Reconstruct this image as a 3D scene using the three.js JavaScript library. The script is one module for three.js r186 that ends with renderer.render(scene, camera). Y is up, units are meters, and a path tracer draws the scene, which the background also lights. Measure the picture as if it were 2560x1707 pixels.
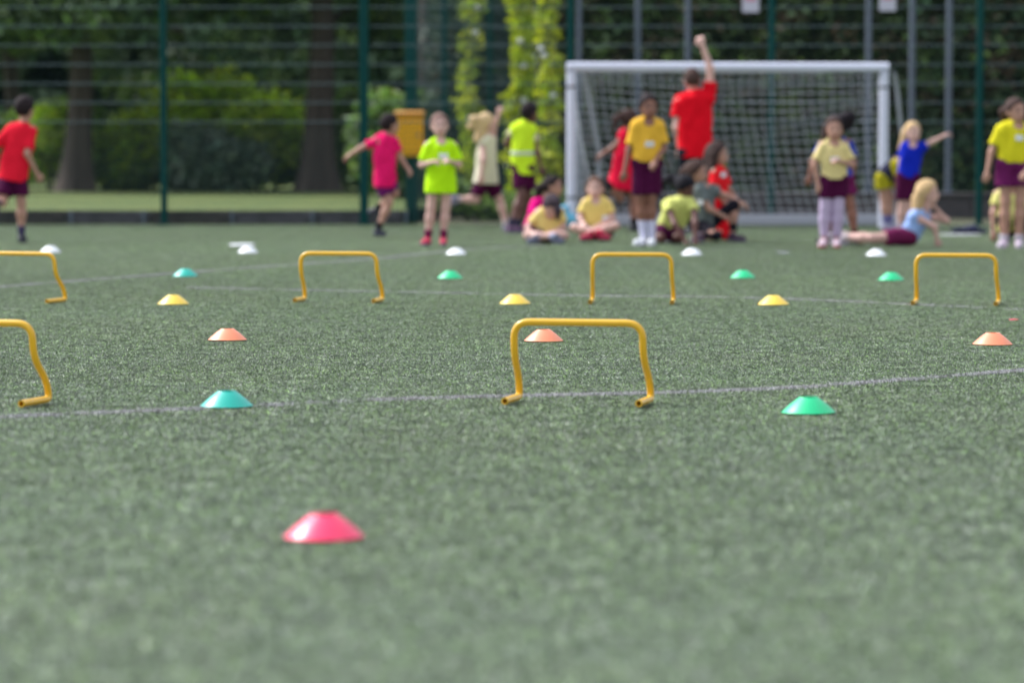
import * as THREE from 'three';
import { RoundedBoxGeometry } from 'three/addons/geometries/RoundedBoxGeometry.js';
import { mergeGeometries } from 'three/addons/utils/BufferGeometryUtils.js';

// ---------------------------------------------------------------- camera, sky, sun, exposure
const scene = new THREE.Scene();
const camera = new THREE.PerspectiveCamera(11.94, 1024 / 682, 0.1, 600);
camera.position.set(0, 0.9, 0);
camera.rotation.set(-0.0578, 0, 0);
camera.focus = 14.2;
camera.userData.fStop = 2.2;

const SUN = new THREE.Vector3(-0.62, 0.7, -0.34).normalize();
function makeSky() {
  const W = 512, H = 256, data = new Float32Array(W * H * 4), v = new THREE.Vector3();
  const n3 = (x, y, z) => Math.sin(x * 3.1 + 1.7 * Math.sin(y * 2.3 + z)) * Math.sin(z * 2.7 + 1.3 * Math.sin(x * 1.9 - y)) * 0.6
    + Math.sin(x * 7.3 + z * 5.1 + 2 * Math.sin(y * 4.1)) * 0.25 + Math.sin(x * 13.7 - z * 11.3 + 3 * Math.sin(y * 9)) * 0.15;
  for (let j = 0; j < H; j++) for (let i = 0; i < W; i++) {
    const th = (i / W - 0.5) * 2 * Math.PI, ph = ((j + 0.5) / H - 0.5) * Math.PI;
    v.set(Math.cos(ph) * Math.cos(th), Math.sin(ph), Math.cos(ph) * Math.sin(th));
    const up = Math.max(v.y, 0), c = n3(v.x / (up + 0.35), v.y, v.z / (up + 0.35));
    const ang = Math.acos(THREE.MathUtils.clamp(v.dot(SUN), -1, 1));
    const cloud = THREE.MathUtils.smoothstep(c, -0.55, 0.5);
    let L = 0.4 + 0.22 * up + 0.18 * cloud;
    L += 2.2 * Math.exp(-((ang / 0.45) ** 2)) + 0.5 * Math.exp(-ang / 0.6);
    if (v.y < 0) L = 0.35;
    const k = (j * W + i) * 4, b = 1 - cloud;
    data[k] = L * (0.95 - 0.15 * b); data[k + 1] = L * (0.99 - 0.04 * b); data[k + 2] = L * (1.06 + 0.08 * b); data[k + 3] = 1;
  }
  const t = new THREE.DataTexture(data, W, H, THREE.RGBAFormat, THREE.FloatType);
  t.mapping = THREE.EquirectangularReflectionMapping;
  t.magFilter = t.minFilter = THREE.LinearFilter;
  t.needsUpdate = true;
  return t;
}
scene.background = makeSky();
scene.environment = scene.background;

const sun = new THREE.DirectionalLight(new THREE.Color(1, 0.965, 0.9), 3.2);
sun.position.copy(SUN).multiplyScalar(80).add(new THREE.Vector3(0, 0, -25));
sun.target.position.set(0, 0, -25);
sun.castShadow = true;
sun.shadow.radius = 20;
sun.shadow.mapSize.set(4096, 4096);
Object.assign(sun.shadow.camera, { left: -45, right: 45, top: 45, bottom: -45, near: 1, far: 200 });
scene.add(sun, sun.target);

const renderer = new THREE.WebGLRenderer({ antialias: true });
renderer.toneMapping = THREE.LinearToneMapping;
renderer.toneMappingExposure = 1.5;
renderer.shadowMap.enabled = true;
renderer.setSize(1024, 682);

// ---------------------------------------------------------------- helpers
let seed = 12345;
const rnd = () => { seed = (seed * 1664525 + 1013904223) >>> 0; return seed / 4294967296; };
const rr = (a, b) => a + (b - a) * rnd();
const V = (x, y, z) => new THREE.Vector3(x, y, z);
const col = (r, g, b) => new THREE.Color().setRGB(r, g, b);
const mat = (c, roughness = 0.7, more = {}) => new THREE.MeshStandardMaterial({ color: Array.isArray(c) ? col(...c) : c, roughness, side: THREE.DoubleSide, ...more });
const taken = {};
function numbered(n) { const k = taken[n] = (taken[n] ?? -1) + 1; return k ? `${n}_${String(k).padStart(3, '0')}` : n; }
function add(o, parent = scene) { parent.add(o); o.traverse(m => { if (m.isMesh) { m.castShadow = true; m.receiveShadow = true; } }); return o; }
function part(name, geo, m, parent) { const o = new THREE.Mesh(geo, m); o.name = name; return add(o, parent); }
function thing(name, label, category, [x, y, z] = [0, 0, 0], turn = 0, group) {
  const g = new THREE.Group(); g.name = numbered(name); g.position.set(x, y, z); g.rotation.y = turn;
  g.userData = { label, category }; if (group) g.userData.group = group;
  scene.add(g); return g;
}
function tag(o, label, category, group) { o.name = numbered(o.name); o.userData = { label, category }; if (group) o.userData.group = group; return o; }
function struct(name, geo, m) { const o = part(name, geo, m, scene); o.name = numbered(name); o.userData.kind = 'structure'; return o; }
function boxAt(w, h, d, x, y, z) { const g = new THREE.BoxGeometry(w, h, d); g.translate(x, y, z); return g; }
function rod(a, b, r, sides = 5) {   // thin straight cylinder
  const d = new THREE.Vector3().subVectors(b, a), g = new THREE.CylinderGeometry(r, r, d.length(), sides, 1, true);
  g.applyQuaternion(new THREE.Quaternion().setFromUnitVectors(V(0, 1, 0), d.clone().normalize()));
  g.translate((a.x + b.x) / 2, (a.y + b.y) / 2, (a.z + b.z) / 2); return g;
}
function hash(x, y, z) { let h = Math.sin(x * 127.1 + y * 311.7 + z * 74.7) * 43758.5453; return h - Math.floor(h); }
function noise(x, y, z) {
  const X = Math.floor(x), Y = Math.floor(y), Z = Math.floor(z); let a = x - X, b = y - Y, c = z - Z;
  a = a * a * (3 - 2 * a); b = b * b * (3 - 2 * b); c = c * c * (3 - 2 * c);
  const L = (p, q, t) => p + (q - p) * t, h = (i, j, k) => hash(X + i, Y + j, Z + k);
  return L(L(L(h(0, 0, 0), h(1, 0, 0), a), L(h(0, 1, 0), h(1, 1, 0), a), b), L(L(h(0, 0, 1), h(1, 0, 1), a), L(h(0, 1, 1), h(1, 1, 1), a), b), c);
}
function canvasTexture(size, rep, fn, srgb = true) {   // tiling noise texture: fn(u, v) -> [r, g, b] 0..255
  const d = new Uint8Array(size * size * 4);
  for (let j = 0; j < size; j++) for (let i = 0; i < size; i++) { const c = fn(i / size, j / size, i, j), k = (j * size + i) * 4; d[k] = c[0]; d[k + 1] = c[1]; d[k + 2] = c[2]; d[k + 3] = 255; }
  const t = new THREE.DataTexture(d, size, size); t.wrapS = t.wrapT = THREE.RepeatWrapping; t.repeat.set(rep, rep);
  t.magFilter = THREE.LinearFilter; t.minFilter = THREE.LinearMipmapLinearFilter; t.generateMipmaps = true; if (srgb) t.colorSpace = THREE.SRGBColorSpace; t.needsUpdate = true; return t;
}
// surface nets: mesh of the zero level of a distance field
function nets(f, lo, hi, h) {
  const nx = Math.ceil((hi[0] - lo[0]) / h) + 1, ny = Math.ceil((hi[1] - lo[1]) / h) + 1, nz = Math.ceil((hi[2] - lo[2]) / h) + 1;
  const val = new Float32Array(nx * ny * nz);
  // coarse test first: a block of 4 cells that lies far from the surface is filled without asking every node
  const B = 4;
  for (let z0 = 0; z0 < nz; z0 += B) for (let y0 = 0; y0 < ny; y0 += B) for (let x0 = 0; x0 < nx; x0 += B) {
    const c = f(lo[0] + (x0 + 1.5) * h, lo[1] + (y0 + 1.5) * h, lo[2] + (z0 + 1.5) * h), far = Math.abs(c) > 4.2 * h;
    for (let z = z0; z < Math.min(z0 + B, nz); z++) for (let y = y0; y < Math.min(y0 + B, ny); y++) for (let x = x0; x < Math.min(x0 + B, nx); x++)
      val[x + nx * (y + ny * z)] = far ? c : f(lo[0] + x * h, lo[1] + y * h, lo[2] + z * h);
  }
  const id = new Int32Array(nx * ny * nz).fill(-1), pos = [], idx = [];
  const co = [[0, 0, 0], [1, 0, 0], [0, 1, 0], [1, 1, 0], [0, 0, 1], [1, 0, 1], [0, 1, 1], [1, 1, 1]];
  const ed = [[0, 1], [2, 3], [4, 5], [6, 7], [0, 2], [1, 3], [4, 6], [5, 7], [0, 4], [1, 5], [2, 6], [3, 7]];
  const at = (x, y, z) => x + nx * (y + ny * z), v = new Float32Array(8);
  for (let z = 0; z < nz - 1; z++) for (let y = 0; y < ny - 1; y++) for (let x = 0; x < nx - 1; x++) {
    let m = 0;
    for (let k = 0; k < 8; k++) { v[k] = val[at(x + co[k][0], y + co[k][1], z + co[k][2])]; if (v[k] < 0) m++; }
    if (m === 0 || m === 8) continue;
    let sx = 0, sy = 0, sz = 0, n = 0;
    for (const [a, b] of ed) if ((v[a] < 0) !== (v[b] < 0)) {
      const t = v[a] / (v[a] - v[b]); n++;
      sx += co[a][0] + (co[b][0] - co[a][0]) * t; sy += co[a][1] + (co[b][1] - co[a][1]) * t; sz += co[a][2] + (co[b][2] - co[a][2]) * t;
    }
    id[at(x, y, z)] = pos.length / 3;
    pos.push(lo[0] + (x + sx / n) * h, lo[1] + (y + sy / n) * h, lo[2] + (z + sz / n) * h);
  }
  const quad = (a, b, c, d, flip) => { if (Math.min(a, b, c, d) < 0) return; flip ? idx.push(a, c, b, a, d, c) : idx.push(a, b, c, a, c, d); };
  for (let z = 1; z < nz - 1; z++) for (let y = 1; y < ny - 1; y++) for (let x = 1; x < nx - 1; x++) {
    const s = val[at(x, y, z)] < 0;
    if (s !== (val[at(x + 1, y, z)] < 0)) quad(id[at(x, y - 1, z - 1)], id[at(x, y, z - 1)], id[at(x, y, z)], id[at(x, y - 1, z)], !s);
    if (s !== (val[at(x, y + 1, z)] < 0)) quad(id[at(x - 1, y, z - 1)], id[at(x - 1, y, z)], id[at(x, y, z)], id[at(x, y, z - 1)], !s);
    if (s !== (val[at(x, y, z + 1)] < 0)) quad(id[at(x - 1, y - 1, z)], id[at(x, y - 1, z)], id[at(x, y, z)], id[at(x - 1, y, z)], !s);
  }
  const g = new THREE.BufferGeometry();
  g.setAttribute('position', new THREE.Float32BufferAttribute(pos, 3)); g.setIndex(idx); g.computeVertexNormals(); return g;
}
// distance to a tapered capsule, optionally with a flat end at b
function cap(a, b, ra, rb = ra, flat = false) {
  const dx = b[0] - a[0], dy = b[1] - a[1], dz = b[2] - a[2], l2 = dx * dx + dy * dy + dz * dz + 1e-9, l = Math.sqrt(l2);
  const r = Math.max(ra, rb);
  const s = (x, y, z) => {
    const px = x - a[0], py = y - a[1], pz = z - a[2], q = (px * dx + py * dy + pz * dz) / l2, t = q < 0 ? 0 : q > 1 ? 1 : q;
    const ex = px - dx * t, ey = py - dy * t, ez = pz - dz * t, d = Math.sqrt(ex * ex + ey * ey + ez * ez) - (ra + (rb - ra) * t);
    return flat ? Math.max(d, (q - 1) * l) : d;
  };
  s.box = [0, 1, 2].map(i => [Math.min(a[i], b[i]) - r, Math.max(a[i], b[i]) + r]); return s;
}
function blend(list, k) {
  const s = (x, y, z) => { let d = list[0](x, y, z); for (let i = 1; i < list.length; i++) { const e = list[i](x, y, z), h = Math.max(k - Math.abs(d - e), 0) / k; d = Math.min(d, e) - h * h * k * 0.25; } return d; };
  s.box = [0, 1, 2].map(i => [Math.min(...list.map(q => q.box[i][0])), Math.max(...list.map(q => q.box[i][1]))]); return s;
}
function meshOf(s, h, pad = 0.02) { return nets(s, s.box.map(b => b[0] - pad), s.box.map(b => b[1] + pad), h); }
function withBox(s, box) { s.box = box; return s; }

// ---------------------------------------------------------------- the setting
const turfSand = canvasTexture(256, 1, (u, v, i, j) => { const n = hash(i, j, 3) * 0.6 + hash(i >> 2, j >> 2, 5) * 0.4; return [84 + 50 * n, 96 + 52 * n, 82 + 46 * n]; });
turfSand.repeat.set(160, 160);
const pitchMat = mat(0xffffff, 0.9, { map: turfSand });
const plane = (x0, x1, z0, z1, y) => { const g = new THREE.PlaneGeometry(x1 - x0, z1 - z0); g.rotateX(-Math.PI / 2); g.translate((x0 + x1) / 2, y, (z0 + z1) / 2); return g; };
const lawnTex = canvasTexture(256, 1, (u, v, i, j) => { const n = hash(i, j, 9) * 0.5 + noise(u * 16, v * 16, 1) * 0.5; return [70 + 46 * n, 92 + 40 * n, 48 + 24 * n]; });
lawnTex.repeat.set(60, 60);
const earthTex = canvasTexture(256, 1, (u, v, i, j) => { const n = hash(i, j, 2) * 0.4 + noise(u * 12, v * 12, 7) * 0.6; return [52 + 36 * n, 50 + 38 * n, 34 + 22 * n]; });
earthTex.repeat.set(20, 20);
struct('ground', plane(-300, 300, -400, 100, -0.03), mat(0xffffff, 0.95, { map: lawnTex }));
struct('pitch', plane(-32, 32, -40.72, 12, 0), pitchMat);
struct('earth_bed', plane(-1.2, 32, -75, -40.72, 0.004), mat(0xffffff, 0.95, { map: earthTex }));
{
  const s = new THREE.Shape([[-40, 40.92], [-1.33, 40.92], [-1.33, 42], [-0.95, 44.3], [-0.35, 46.7], [0.22, 49], [0.22, 90], [-40, 90]].map(p => new THREE.Vector2(...p)));
  const g = new THREE.ShapeGeometry(s); g.rotateX(-Math.PI / 2); g.translate(0, 0.17, 0);
  struct('lawn', g, mat(0xffffff, 0.95, { map: canvasTexture(256, 0.5, (u, v, i, j) => { const n = hash(i, j, 4) * 0.5 + noise(u * 20, v * 20, 3) * 0.5; const y = Math.max(0, noise(u * 5, v * 5, 8) - 0.35) * 1.4; return [46 + 36 * n + 44 * y, 68 + 34 * n + 22 * y, 17 + 14 * n + 12 * y]; }) }));
}

// ---- artificial grass: a square metre of fibres, laid all over the pitch
function fibres(n, place, hue, h0, h1, w) {
  const pos = new Float32Array(n * 9), nor = new Float32Array(n * 9), cl = new Float32Array(n * 9);
  for (let i = 0; i < n; i++) {
    const [x, z] = place(i), a = rnd() * 6.283, h = rr(h0, h1), lean = Math.sqrt(Math.max(0.0132 ** 2 * rr(0.5, 1.2) - h * h, 1e-6)), b = rnd() * 6.283, ww = w * rr(0.7, 1.3);
    const dx = Math.cos(a) * ww / 2, dz = Math.sin(a) * ww / 2, lx = Math.cos(b) * lean, lz = Math.sin(b) * lean;
    pos.set([x - dx, 0, z - dz, x + dx, 0, z + dz, x + lx, h, z + lz], i * 9);
    const nn = V(dz * h, lx * dz - lz * dx, -dx * h).normalize(); if (nn.y < 0) nn.negate();
    for (let k = 0; k < 3; k++) nor.set([nn.x, nn.y, nn.z], i * 9 + k * 3);
    const c = hue(x, z); for (let k = 0; k < 3; k++) cl.set(c, i * 9 + k * 3);
  }
  const g = new THREE.BufferGeometry();
  g.setAttribute('position', new THREE.BufferAttribute(pos, 3)); g.setAttribute('normal', new THREE.BufferAttribute(nor, 3)); g.setAttribute('color', new THREE.BufferAttribute(cl, 3));
  return g;
}
const fibreHue = (x, z) => {   // four yarn colours, unevenly worn in patches of a few centimetres
  const t = rnd() * 0.72 + 0.3 * noise(x * 24 + 3, z * 24, 11), k = rr(0.55, 1.4) * 1.34 * (0.36 + 0.4 * noise(x * 13 + 9, z * 13, 2) + 0.75 * Math.max(0, noise(x * 60, z * 60, 5) * 1.5 - 0.25));
  if (t < 0.42) return [0.275 * k, 0.315 * k, 0.24 * k];
  if (t < 0.66) return [0.07 * k, 0.1 * k, 0.065 * k];
  if (t < 0.84) return [0.26 * k, 0.42 * k, 0.12 * k];
  return [0.6 * k, 0.6 * k, 0.57 * k];
};
const fibreMat = new THREE.MeshStandardMaterial({ vertexColors: true, roughness: 0.3, side: THREE.DoubleSide });
{
  const g = fibres(46000, () => [rr(-0.501, 0.501), rr(-0.501, 0.501)], fibreHue, 0.003, 0.0095, 0.0022);
  const cells = [];
  for (let z = -40; z <= -3; z++) { const w = Math.ceil(-z * 0.16 + 2.6); for (let x = -w; x <= w; x++) cells.push([x, z]); }
  const im = new THREE.InstancedMesh(g, fibreMat, cells.length), M = new THREE.Matrix4(), q = new THREE.Quaternion();
  cells.forEach(([x, z], i) => {
    q.setFromAxisAngle(V(0, 1, 0), Math.floor(rnd() * 4) * Math.PI / 2);
    M.compose(V(x, 0, z - 0.2), q, V(1, 1, 1)); im.setMatrixAt(i, M);
    const k = 0.9 + 0.22 * noise(x * 0.37, z * 0.23, 4); im.setColorAt(i, col(k, k * rr(0.98, 1.02), k * rr(0.96, 1.02)));
  });
  im.name = 'artificial_grass'; im.userData = { kind: 'stuff', label: 'short grey green artificial grass covering the pitch', category: 'grass' };
  add(im);
}
// ---- worn lines: pale fibres tufted into the grass along a curve
function pitchLine(points, width, density, patchy) {
  const c = new THREE.CatmullRomCurve3(points.map(([x, z]) => V(x, 0, z))), L = c.getLength(), P = c.getSpacedPoints(400), T = P.map((p, i) => P[Math.min(i + 1, 400)].clone().sub(P[Math.max(i - 1, 0)]).normalize());
  const spots = [];
  while (spots.length < L * width * density) {
    const t = rnd() * 400, i = Math.floor(t), o = (rnd() + rnd() - 1) * 0.62 * width, p = P[i], d = T[i];
    if (noise(p.x * 5, p.z * 5, patchy) * 0.6 + noise(p.x * 31, p.z * 31, patchy) * 0.4 < 0.2 + 0.32 * rnd()) { spots.push(null); continue; }
    spots.push([p.x + d.x * rr(0, 0.02) - d.z * o, p.z + d.x * o]);
  }
  const at = spots.filter(Boolean);
  const g = fibres(at.length, i => at[i], () => { const k = rr(0.6, 1.15); return [0.82 * k, 0.79 * k, 0.84 * k]; }, 0.008, 0.0145, 0.0034);
  struct('pitch_line', g, fibreMat);
}
pitchLine([[-1.94, -10.94], [-1.74, -11.05], [-1.38, -11.25], [-1.01, -11.47], [-0.55, -11.79], [0.0, -12.0], [0.53, -12.15], [1.0, -12.38], [1.22, -12.56], [1.6, -12.92], [2.11, -13.44], [2.45, -13.83]], 0.11, 42000, 3);
pitchLine([[-3.81, -20.72], [-3.42, -21.8], [-2.43, -24.4], [-2.08, -25.32], [-1.16, -27.59], [-0.31, -30.46], [0.31, -31.31]], 0.11, 36000, 8);
pitchLine([[-2.16, -21.66], [-1.35, -21.25], [-0.49, -20.85], [0.47, -20.41], [1.28, -20.23], [1.66, -19.99], [2.26, -19.36], [2.92, -18.61], [3.22, -18.2]], 0.1, 30000, 12);

// ---- kerb boards under the left fence
{
  const board = canvasTexture(128, 1, (u, v, i, j) => { const n = noise(u * 9, v * 5, 2) * 0.7 + hash(i, j, 1) * 0.3; return [66 + 56 * n, 62 + 54 * n, 62 + 56 * n]; });
  const dark = mat([0.5, 0.47, 0.44], 0.9, { map: board }), blue = mat([0.75, 0.75, 0.86], 0.9, { map: board }), peg = mat([0.14, 0.17, 0.22], 0.7);
  const t = thing('kerb_wall', 'low dark kerb of panels holding back the lawn behind the left fence', 'kerb wall', [0, 0, -40.85]);
  const geo = new RoundedBoxGeometry(1.04, 0.18, 0.09, 2, 0.012); geo.translate(0, 0.088, 0);
  const pg = new RoundedBoxGeometry(0.034, 0.17, 0.04, 2, 0.006); pg.translate(0, 0.085, 0);
  for (let k = 0; k < 22; k++) {
    const p = part('panel', geo, rnd() < 0.4 ? blue : dark, t); p.position.set(-1.9 - k * 1.05, 0, rr(-0.008, 0.008)); p.rotation.z = rr(-0.008, 0.008);
    const q = part('peg', pg, peg, t); q.position.set(-1.9 - k * 1.05 + 0.52 + rr(-0.12, 0.12), rr(-0.03, 0), 0.07);
  }
}

// ---- weldmesh fence along the far side of the pitch
const GREEN = new THREE.MeshPhysicalMaterial({ color: col(0.001, 0.05, 0.048), roughness: 0.6, specularIntensity: 0.3 }), WIRE = mat([0.085, 0.13, 0.145], 0.6), FINE = new THREE.MeshPhysicalMaterial({ color: col(0.018, 0.042, 0.045), roughness: 0.7, specularIntensity: 0.4 }), GALV = mat([0.1, 0.12, 0.165], 0.65);
const POST_X = [-9.28, -6.779, -4.304, -1.829, 0.721, 3.206, 5.778, 8.28], FZ = -40.4, FH = 3.6;
function meshPanel(t, ax, az, bx, bz) {   // horizontal twin wires one by one, the fine mesh joined
  const a = V(ax, 0, az), b = V(bx, 0, bz), at = (p, y) => V(p.x, y, p.z), d = b.clone().sub(a), n = V(-d.z, 0, d.x).normalize().multiplyScalar(0.008);
  for (let y = 1.277; y < FH - 0.05; y += 0.235) part('wire', mergeGeometries([rod(at(a, y).add(n), at(b, y).add(n), 0.006), rod(at(a, y).sub(n), at(b, y).sub(n), 0.006)]), WIRE, t);
  const low = [], up = [], L = d.length();
  for (let y = 0.05; y < 1.25; y += 0.066) low.push(rod(at(a, y).add(n), at(b, y).add(n), 0.0036, 4));
  for (let x = 0.05; x < L; x += 0.05) { const p = a.clone().addScaledVector(d, x / L); up.push(rod(at(p, 0.03), at(p, FH), 0.0024, 4)); }
  part('rebound_mesh', mergeGeometries(low), FINE, t).userData.kind = 'stuff';
  part('upright_wires', mergeGeometries(up), FINE, t).userData.kind = 'stuff';
}
const fenceWhere = ['beyond the left edge of the picture', 'behind the boy in red at the left', 'in front of the two tree trunks at left', 'behind the blonde runner and the climbing vines', 'behind the left half of the goal', 'behind the right half of the goal', 'at the far right behind the girl in yellow'];
for (let i = 0; i + 1 < POST_X.length; i++) {
  const t = thing('mesh_fence', `dark green mesh fence panel ${fenceWhere[i]}`, 'fence', [0, 0, 0], 0, 'mesh fence panels along the pitch');
  meshPanel(t, POST_X[i] + 0.035, FZ, POST_X[i + 1] - 0.035, FZ);
}
const postWhere = ['far outside the left edge', 'just outside the left edge', 'right of the boy in red, between the two tree trunks', 'thick one beside the boy in pink', 'against the left goal post', 'behind the middle of the goal', 'right of the goal, near the girl in the yellow polo', 'outside the right edge'];
POST_X.forEach((x, i) => {
  const w = i === 3 ? 0.11 : 0.08, t = thing('fence_post', `dark green fence post ${postWhere[i]}`, 'post', [x, 0, FZ + 0.02], 0, 'green posts of the pitch fence');
  part('shaft', new RoundedBoxGeometry(w, FH + 0.05, 0.08, 2, 0.008).translate(0, (FH + 0.05) / 2, 0), GREEN, t);
  part('cap', new RoundedBoxGeometry(w + 0.012, 0.03, 0.092, 2, 0.006).translate(0, FH + 0.062, 0), GREEN, t);
  part('clamp_bar', new RoundedBoxGeometry(0.04, FH - 0.1, 0.012, 2, 0.003).translate(0, FH / 2, 0.047), GREEN, t);
  part('base_plate', new RoundedBoxGeometry(0.17, 0.014, 0.17, 2, 0.004).translate(0, 0.008, 0), GREEN, t);
});
// a second line of the same fence runs away behind it
const BACK = [[-1.292, -42], [-0.92, -44.3], [-0.317, -46.7], [0.255, -49]];
const backWhere = ['broad dark green post carrying the orange box', 'dim green post of the receding fence just right of the orange box', 'dim green post of the receding fence between two vines', 'farthest dim green post of the receding fence, above the boy in the vest'];
BACK.forEach(([x, z], i) => {
  const t = thing('back_fence_post', backWhere[i], 'post', [x, 0, z], -0.2, 'posts of the receding fence'), w = i ? 0.08 : 0.14;
  part('shaft', new RoundedBoxGeometry(w, FH + 0.05, w, 2, 0.008).translate(0, (FH + 0.05) / 2, 0), GREEN, t);
  part('cap', new RoundedBoxGeometry(w + 0.012, 0.03, w + 0.012, 2, 0.006).translate(0, FH + 0.062, 0), GREEN, t);
  if (i) { const p = thing('back_mesh_fence', ['', 'nearest mesh panel of the receding fence beside the orange box', 'middle mesh panel of the receding fence', 'farthest mesh panel of the receding fence behind the vines'][i], 'fence', [0, 0, 0], 0, 'mesh panels of the receding fence'); meshPanel(p, ...BACK[i - 1], x, z); }
});
// ---- low wall with grey steel posts behind the goal
{
  const t = thing('low_wall', 'low brown grey wall behind the fence at the right, carrying grey posts', 'wall', [0, 0, -44.5]);
  const tex = canvasTexture(128, 1, (u, v, i, j) => { const n = noise(u * 14, v * 9, 6) * 0.6 + hash(i, j, 8) * 0.4; return [88 + 44 * n, 82 + 40 * n, 84 + 40 * n]; });
  const stone = [mat([0.62, 0.58, 0.58], 0.95, { map: tex }), mat([0.48, 0.45, 0.47], 0.95, { map: tex })];
  const geo = new RoundedBoxGeometry(0.985, 0.3, 0.26, 2, 0.014).translate(0, 0.15, 0), cop = new RoundedBoxGeometry(0.99, 0.05, 0.31, 2, 0.012).translate(0, 0.327, 0);
  for (let k = 0; k < 11; k++) { part('block', geo, stone[k % 2], t).position.set(0.75 + k, 0, rr(-0.006, 0.006)); part('coping', cop, stone[(k + 1) % 2], t).position.set(0.75 + k, 0, 0); }
  const where = ['leftmost grey steel post, just right of the left goal post', 'grey steel post above the girl in mustard yellow', 'grey steel post just left of the raised fist', 'grey steel post just left of the right goal post', 'grey steel post between the goal and the pointing girl', 'grey steel post at the pointing hand'];
  [0.912, 1.711, 2.392, 4.85, 5.442, 5.945].forEach((x, i) => {
    const p = thing('steel_post', where[i], 'post', [x, 0.352, -44.5], 0, 'grey steel posts on the low wall');
    part('shaft', new THREE.CylinderGeometry(0.038, 0.038, 4.2, 14).translate(0, 2.1, 0), GALV, p);
    part('base_flange', new THREE.CylinderGeometry(0.085, 0.085, 0.018, 16).translate(0, 0.009, 0), GALV, p);
    part('end_cap', new THREE.SphereGeometry(0.04, 12, 6, 0, 6.283, 0, 1.571).translate(0, 4.2, 0), GALV, p);
  });
}

// ---------------------------------------------------------------- trees and plants
function clump(n, R, size, flat = 0.6) {   // a spray of folded leaves
  const pos = [], idx = [], nor = [];
  for (let i = 0; i < n; i++) {
    const p = V(rr(-1, 1), rr(-1, 1), rr(-1, 1)); if (p.length() > 1) { i--; continue; }
    p.multiplyScalar(R); p.y *= flat;
    const q = new THREE.Quaternion().setFromEuler(new THREE.Euler(rr(-1.1, 1.1), rr(0, 6.28), rr(-1.1, 1.1))), s = size * rr(0.65, 1.3), o = pos.length / 3;
    const add = (x, y, z) => { const v = V(x, y, z).multiplyScalar(s).applyQuaternion(q).add(p); pos.push(v.x, v.y, v.z); const m = V(x * 0.5, 1, 0).normalize().applyQuaternion(q); nor.push(m.x, m.y, m.z); };
    add(0, 0, -0.5); add(0.3, 0.1, -0.05); add(0, 0, 0.5); add(-0.3, 0.1, -0.05);
    idx.push(o, o + 2, o + 1, o, o + 3, o + 2);
  }
  const g = new THREE.BufferGeometry(); g.setAttribute('position', new THREE.Float32BufferAttribute(pos, 3)); g.setAttribute('normal', new THREE.Float32BufferAttribute(nor, 3)); g.setIndex(idx); return g;
}
const CL = { tree: clump(26, 0.42, 0.2), bush: clump(22, 0.32, 0.17, 0.75), vine: clump(12, 0.14, 0.11, 1.2), ivy: clump(24, 0.24, 0.12, 0.9) };
const leafMat = (c, tr = 0) => tr ? new THREE.MeshPhysicalMaterial({ color: col(...c), roughness: 0.95, transmission: tr, thickness: 0, vertexColors: true, side: THREE.DoubleSide }) : mat(c, 0.62, { vertexColors: true });
const LEAF = { dark: leafMat([0.058, 0.108, 0.045]), mid: leafMat([0.15, 0.26, 0.045], 0.45), bush: leafMat([0.4, 0.58, 0.03], 0.55), grey: leafMat([0.13, 0.19, 0.13]), vine: leafMat([0.42, 0.52, 0.02], 0.5), ivy: leafMat([0.06, 0.1, 0.035]), brown: leafMat([0.1, 0.075, 0.045]) };
function leaves(name, geo, m, spots, parent, vary = 0.3) {   // one mesh of many sprays, each with a tint of its own
  const gp = geo.attributes.position, gn = geo.attributes.normal, n = gp.count, gi = geo.index.array, N = spots.length;
  const pos = new Float32Array(N * n * 3), nor = new Float32Array(N * n * 3), cl = new Float32Array(N * n * 3), idx = new Uint32Array(N * gi.length), v = V(0, 0, 0), q = new THREE.Quaternion();
  spots.forEach((p, i) => {
    q.setFromEuler(new THREE.Euler(rr(-0.5, 0.5), rr(0, 6.28), rr(-0.5, 0.5))); const s = rr(0.75, 1.25), k = 1 + rr(-vary, vary), c = [k * rr(0.85, 1.2), k, k * rr(0.8, 1.15)];
    for (let j = 0; j < n; j++) {
      const o = (i * n + j) * 3;
      v.fromBufferAttribute(gp, j).multiplyScalar(s).applyQuaternion(q).add(p); pos[o] = v.x; pos[o + 1] = v.y; pos[o + 2] = v.z;
      v.fromBufferAttribute(gn, j).applyQuaternion(q); nor[o] = v.x; nor[o + 1] = v.y; nor[o + 2] = v.z; cl.set(c, o);
    }
    for (let j = 0; j < gi.length; j++) idx[i * gi.length + j] = gi[j] + i * n;
  });
  const g = new THREE.BufferGeometry(); g.setAttribute('position', new THREE.BufferAttribute(pos, 3)); g.setAttribute('normal', new THREE.BufferAttribute(nor, 3)); g.setAttribute('color', new THREE.BufferAttribute(cl, 3)); g.setIndex(new THREE.BufferAttribute(idx, 1));
  return part(name, g, m, parent);
}
function inBlob(n, cx, cy, cz, rx, ry, rz, shell = 0.55) {   // points in an uneven crown: several lobes, denser towards their skins
  const lobes = []; for (let i = 0; i < 9; i++) { const a = rnd() * 6.28, e = rr(-0.8, 0.9); lobes.push([cx + Math.cos(a) * rx * 0.62 * Math.cos(e), cy + Math.sin(e) * ry * 0.62, cz + Math.sin(a) * rz * 0.62 * Math.cos(e), rr(0.22, 0.58)]); }
  const out = [];
  while (out.length < n) {
    const l = lobes[Math.floor(rnd() * 9)], v = V(rr(-1, 1), rr(-1, 1), rr(-1, 1)).normalize().multiplyScalar(shell + (1 - shell) * Math.cbrt(rnd()));
    out.push(V(l[0] + v.x * rx * l[3], l[1] + v.y * ry * l[3], l[2] + v.z * rz * l[3]));
  }
  return out;
}
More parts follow.
